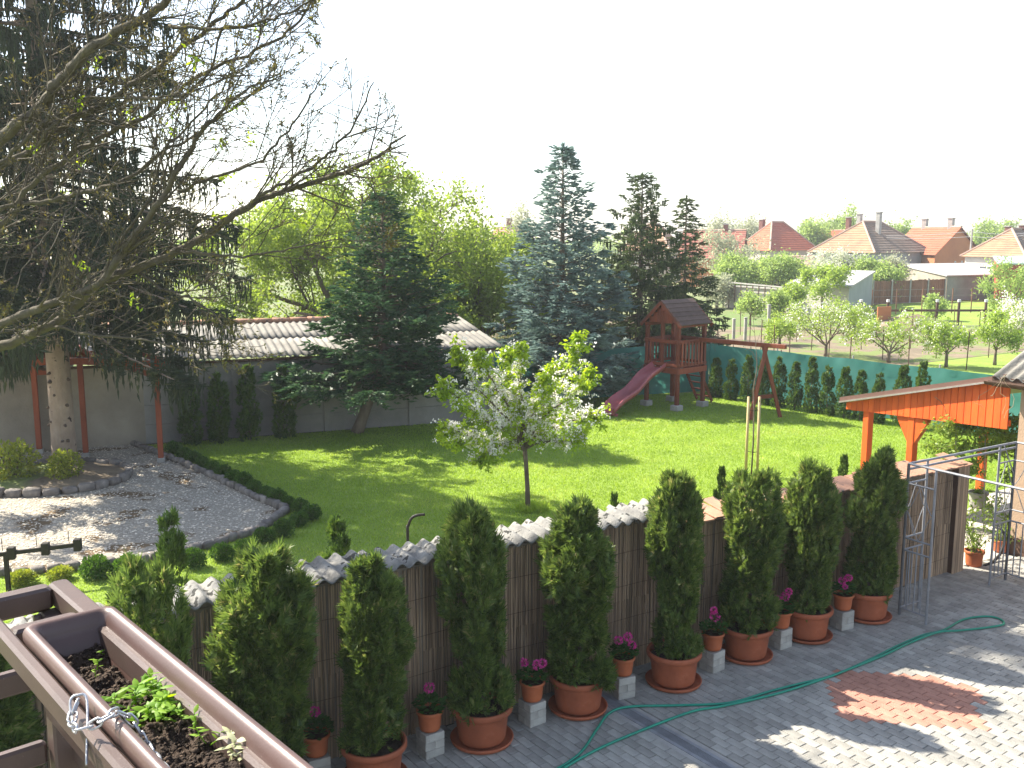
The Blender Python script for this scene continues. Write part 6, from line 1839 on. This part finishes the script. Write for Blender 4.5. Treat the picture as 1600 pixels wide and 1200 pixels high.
# seedlings
def boxinv(px, py, z):
    g = G(px, py, z) - C0; return g.dot(BD_), g.dot(BN_)
def seedling(px, py, size, nleaf, label, seed, mat=M_seedling, tall=1.0, stems=1):
    s_, o_ = boxinv(px, py, zt - .05); o_ = min(max(o_, gy[0] + .006), gy[-1] - .006)
    z = soilz(s_, o_) - .002; b = BP(s_, o_, z); r = np.random.default_rng(seed)
    t = thing('seedling', label, 'seedling', b, 'seedlings in the flower box')
    mb = MB(); C = []; D = []
    for k in range(stems):
        off = Vector((r.normal() * size * .35, r.normal() * size * .35, 0)) if stems > 1 else Vector((0, 0, 0))
        d = Vector((r.normal() * .25, r.normal() * .25, 1)).normalized(); top = b + off + d * size * tall * r.uniform(.6, 1)
        mb.tube([b + off * .3, (b + off + top) / 2, top], [.0011, .0010, .0007], 5)
        for i in range(nleaf):
            f_ = .35 + .65 * (i / max(nleaf - 1, 1)); a = i * 2.4 + r.uniform(-.4, .4)
            p = (b + off).lerp(top, f_); C.append(p[:]); D.append((math.cos(a), math.sin(a), r.uniform(.15, .9)))
    mb.build('stem', mat, t)
    C = np.array(C) - np.array(b); D = unit(np.array(D)); S = unit(np.cross(D, np.array([[0, 0, 1.]])) + r.normal(size=D.shape) * .2)
    Ls = size * r.uniform(.35, .75, len(C)); N_ = np.cross(D, S)
    # each leaf: six-point blade with a bend along the midrib
    fr = [0, .3, .65, 1]; wd2 = [.12, .9, .75, .02]; vv_ = []
    for q, wq in zip(fr, wd2):
        mid = C + D * (Ls * q)[:, None] + np.array([0, 0, -1.]) * (Ls * q * q * .28)[:, None]
        for sgn in (-1, 0, 1): vv_.append(mid + S * (sgn * wq * Ls * .21)[:, None] + N_ * (abs(sgn) * Ls * .05 * wq)[:, None])
    Vv = np.stack(vv_, 1); m = len(C); F_ = []
    for q in range(3):
        for c in range(2): a = q * 3 + c; F_.append([a, a + 1, a + 4, a + 3])
    Fq = (np.arange(m) * 12)[:, None, None] + np.array(F_)[None]
    o = link('leaves', mesh_np('leaves', Vv.reshape(-1, 3), Fq.reshape(-1, 4), True), t, mat); o['kind'] = 'stuff'
sd = [((150, 1030), .030, 5, 'small upright seedling with narrow leaves near the far end of the soil', 1, 1), ((148, 1042), .022, 3, 'flat pale seedling just below the upright one', 2, 1),
      ((215, 1105), .045, 9, 'largest bright green seedling clump in the middle of the box', 3, 5), ((245, 1095), .042, 9, 'bright leafy seedling right of the largest clump', 4, 4),
      ((232, 1125), .036, 8, 'dense low seedlings below the largest clump', 5, 6), ((262, 1112), .034, 8, 'leafy seedling group towards the right box wall', 6, 4), ((305, 1098), .050, 8, 'tall pointed seedling close to the right box wall', 7, 2),
      ((290, 1128), .034, 7, 'greyish green seedling group right of the chain', 8, 4), ((345, 1160), .030, 6, 'small seedling rosette near the bottom of the picture', 9, 2), ((312, 1140), .030, 7, 'seedlings between the dense clump and the bottom rosette', 12, 3),
      ((110, 1012), .016, 4, 'tiny sprout nearest the dark far end of the box', 10, 1), ((190, 1062), .016, 4, 'tiny sprout above the large clump', 11, 1), ((193, 1003), .018, 5, 'tiny sprout close to the right rim at the far end', 13, 1),
      ((232, 1052), .015, 4, 'tiny sprout beside the right wall, halfway along', 14, 1), ((270, 1075), .018, 5, 'little sprout just above the tall pointed seedling', 15, 1)]
for (pp, sz_, nl_, lb, seed, st_) in sd: seedling(*pp, sz_, nl_, lb, seed, stems=st_, tall=1.0)
seedling(380, 1190, .042, 10, 'pale dry flowering stalk at the bottom end of the box', 21, leafm('pale_stalk', (.35, .38, .2), (.55, .56, .35), .4), 1.0, 3)
# chain
chn = thing('chain', 'galvanised steel chain looped from the railing over the flower box rim into the soil', 'chain', G(125, 1120, zt))
cp_px = [(122, 1095, .012), (113, 1122, -.004), (118, 1138, .004), (140, 1135, .006), (165, 1122, .018), (182, 1113, .016), (205, 1125, -.004), (222, 1150, -.030), (232, 1168, -.036), (250, 1190, -.036), (268, 1215, -.036)]
pth = smooth_path([G(px, py, zt + dz) for px, py, dz in cp_px], 14)
acc = [0]
for i in range(1, len(pth)): acc.append(acc[-1] + (pth[i] - pth[i - 1]).length)
def at(s_):
    for i in range(1, len(pth)):
        if acc[i] >= s_:
            f_ = (s_ - acc[i - 1]) / max(acc[i] - acc[i - 1], 1e-9); return pth[i - 1].lerp(pth[i], f_), (pth[i] - pth[i - 1]).normalized()
    return pth[-1], (pth[-1] - pth[-2]).normalized()
LP = .0175; s_ = 0; k = 0
while s_ + LP < acc[-1]:
    c, d = at(s_ + LP / 2)
    up = Vector((0, 0, 1)); sd_ = d.cross(up).normalized(); u2 = sd_.cross(d)
    ang_ = (.35 if k % 2 else 1.75) + rnd.uniform(-.2, .2)
    s1_ = sd_ * math.cos(ang_) + u2 * math.sin(ang_)
    pts = []
    for q in range(16):
        a = 2 * PI * q / 16; ca, sa = math.cos(a), math.sin(a)
        pts.append(c + d * (.0052 * (1 if ca > 0 else -1) * min(1, abs(ca) * 3) + .0068 * ca) + s1_ * (.0062 * sa))
    MB().tube(pts, .0019, 6, closed=True).build('link', M_chain, chn, True)
    s_ += LP; k += 1
c0_ = G(128, 1100, zt + .004)
MB().tube(smooth_path([BP(*boxinv(112, 1118, zt), zt - .01), G(110, 1095, zt + .012), G(122, 1086, zt + .018), G(136, 1096, zt + .010), BP(*boxinv(132, 1150, zt), zt - .045)], 5), .0022, 6).build('hook', M_chain, chn, True)

# ================================================================== AIR
hz_m = bpy.data.materials.new('haze_air'); hz_m.use_nodes = True
hn = hz_m.node_tree.nodes; hn.clear()
ho = hn.new('ShaderNodeOutputMaterial'); hv = hn.new('ShaderNodeVolumePrincipled')
hv.inputs['Color'].default_value = (.93, .95, 1, 1); hv.inputs['Density'].default_value = .0008; hv.inputs['Anisotropy'].default_value = .2
hz_m.node_tree.links.new(hv.outputs[0], ho.inputs['Volume'])
hb_mb = MB().box((0, 150, 8.9), (1040, 360 + 120, 20.2))
ho_ = hb_mb.build('haze', hz_m); ho_['kind'] = 'stuff'
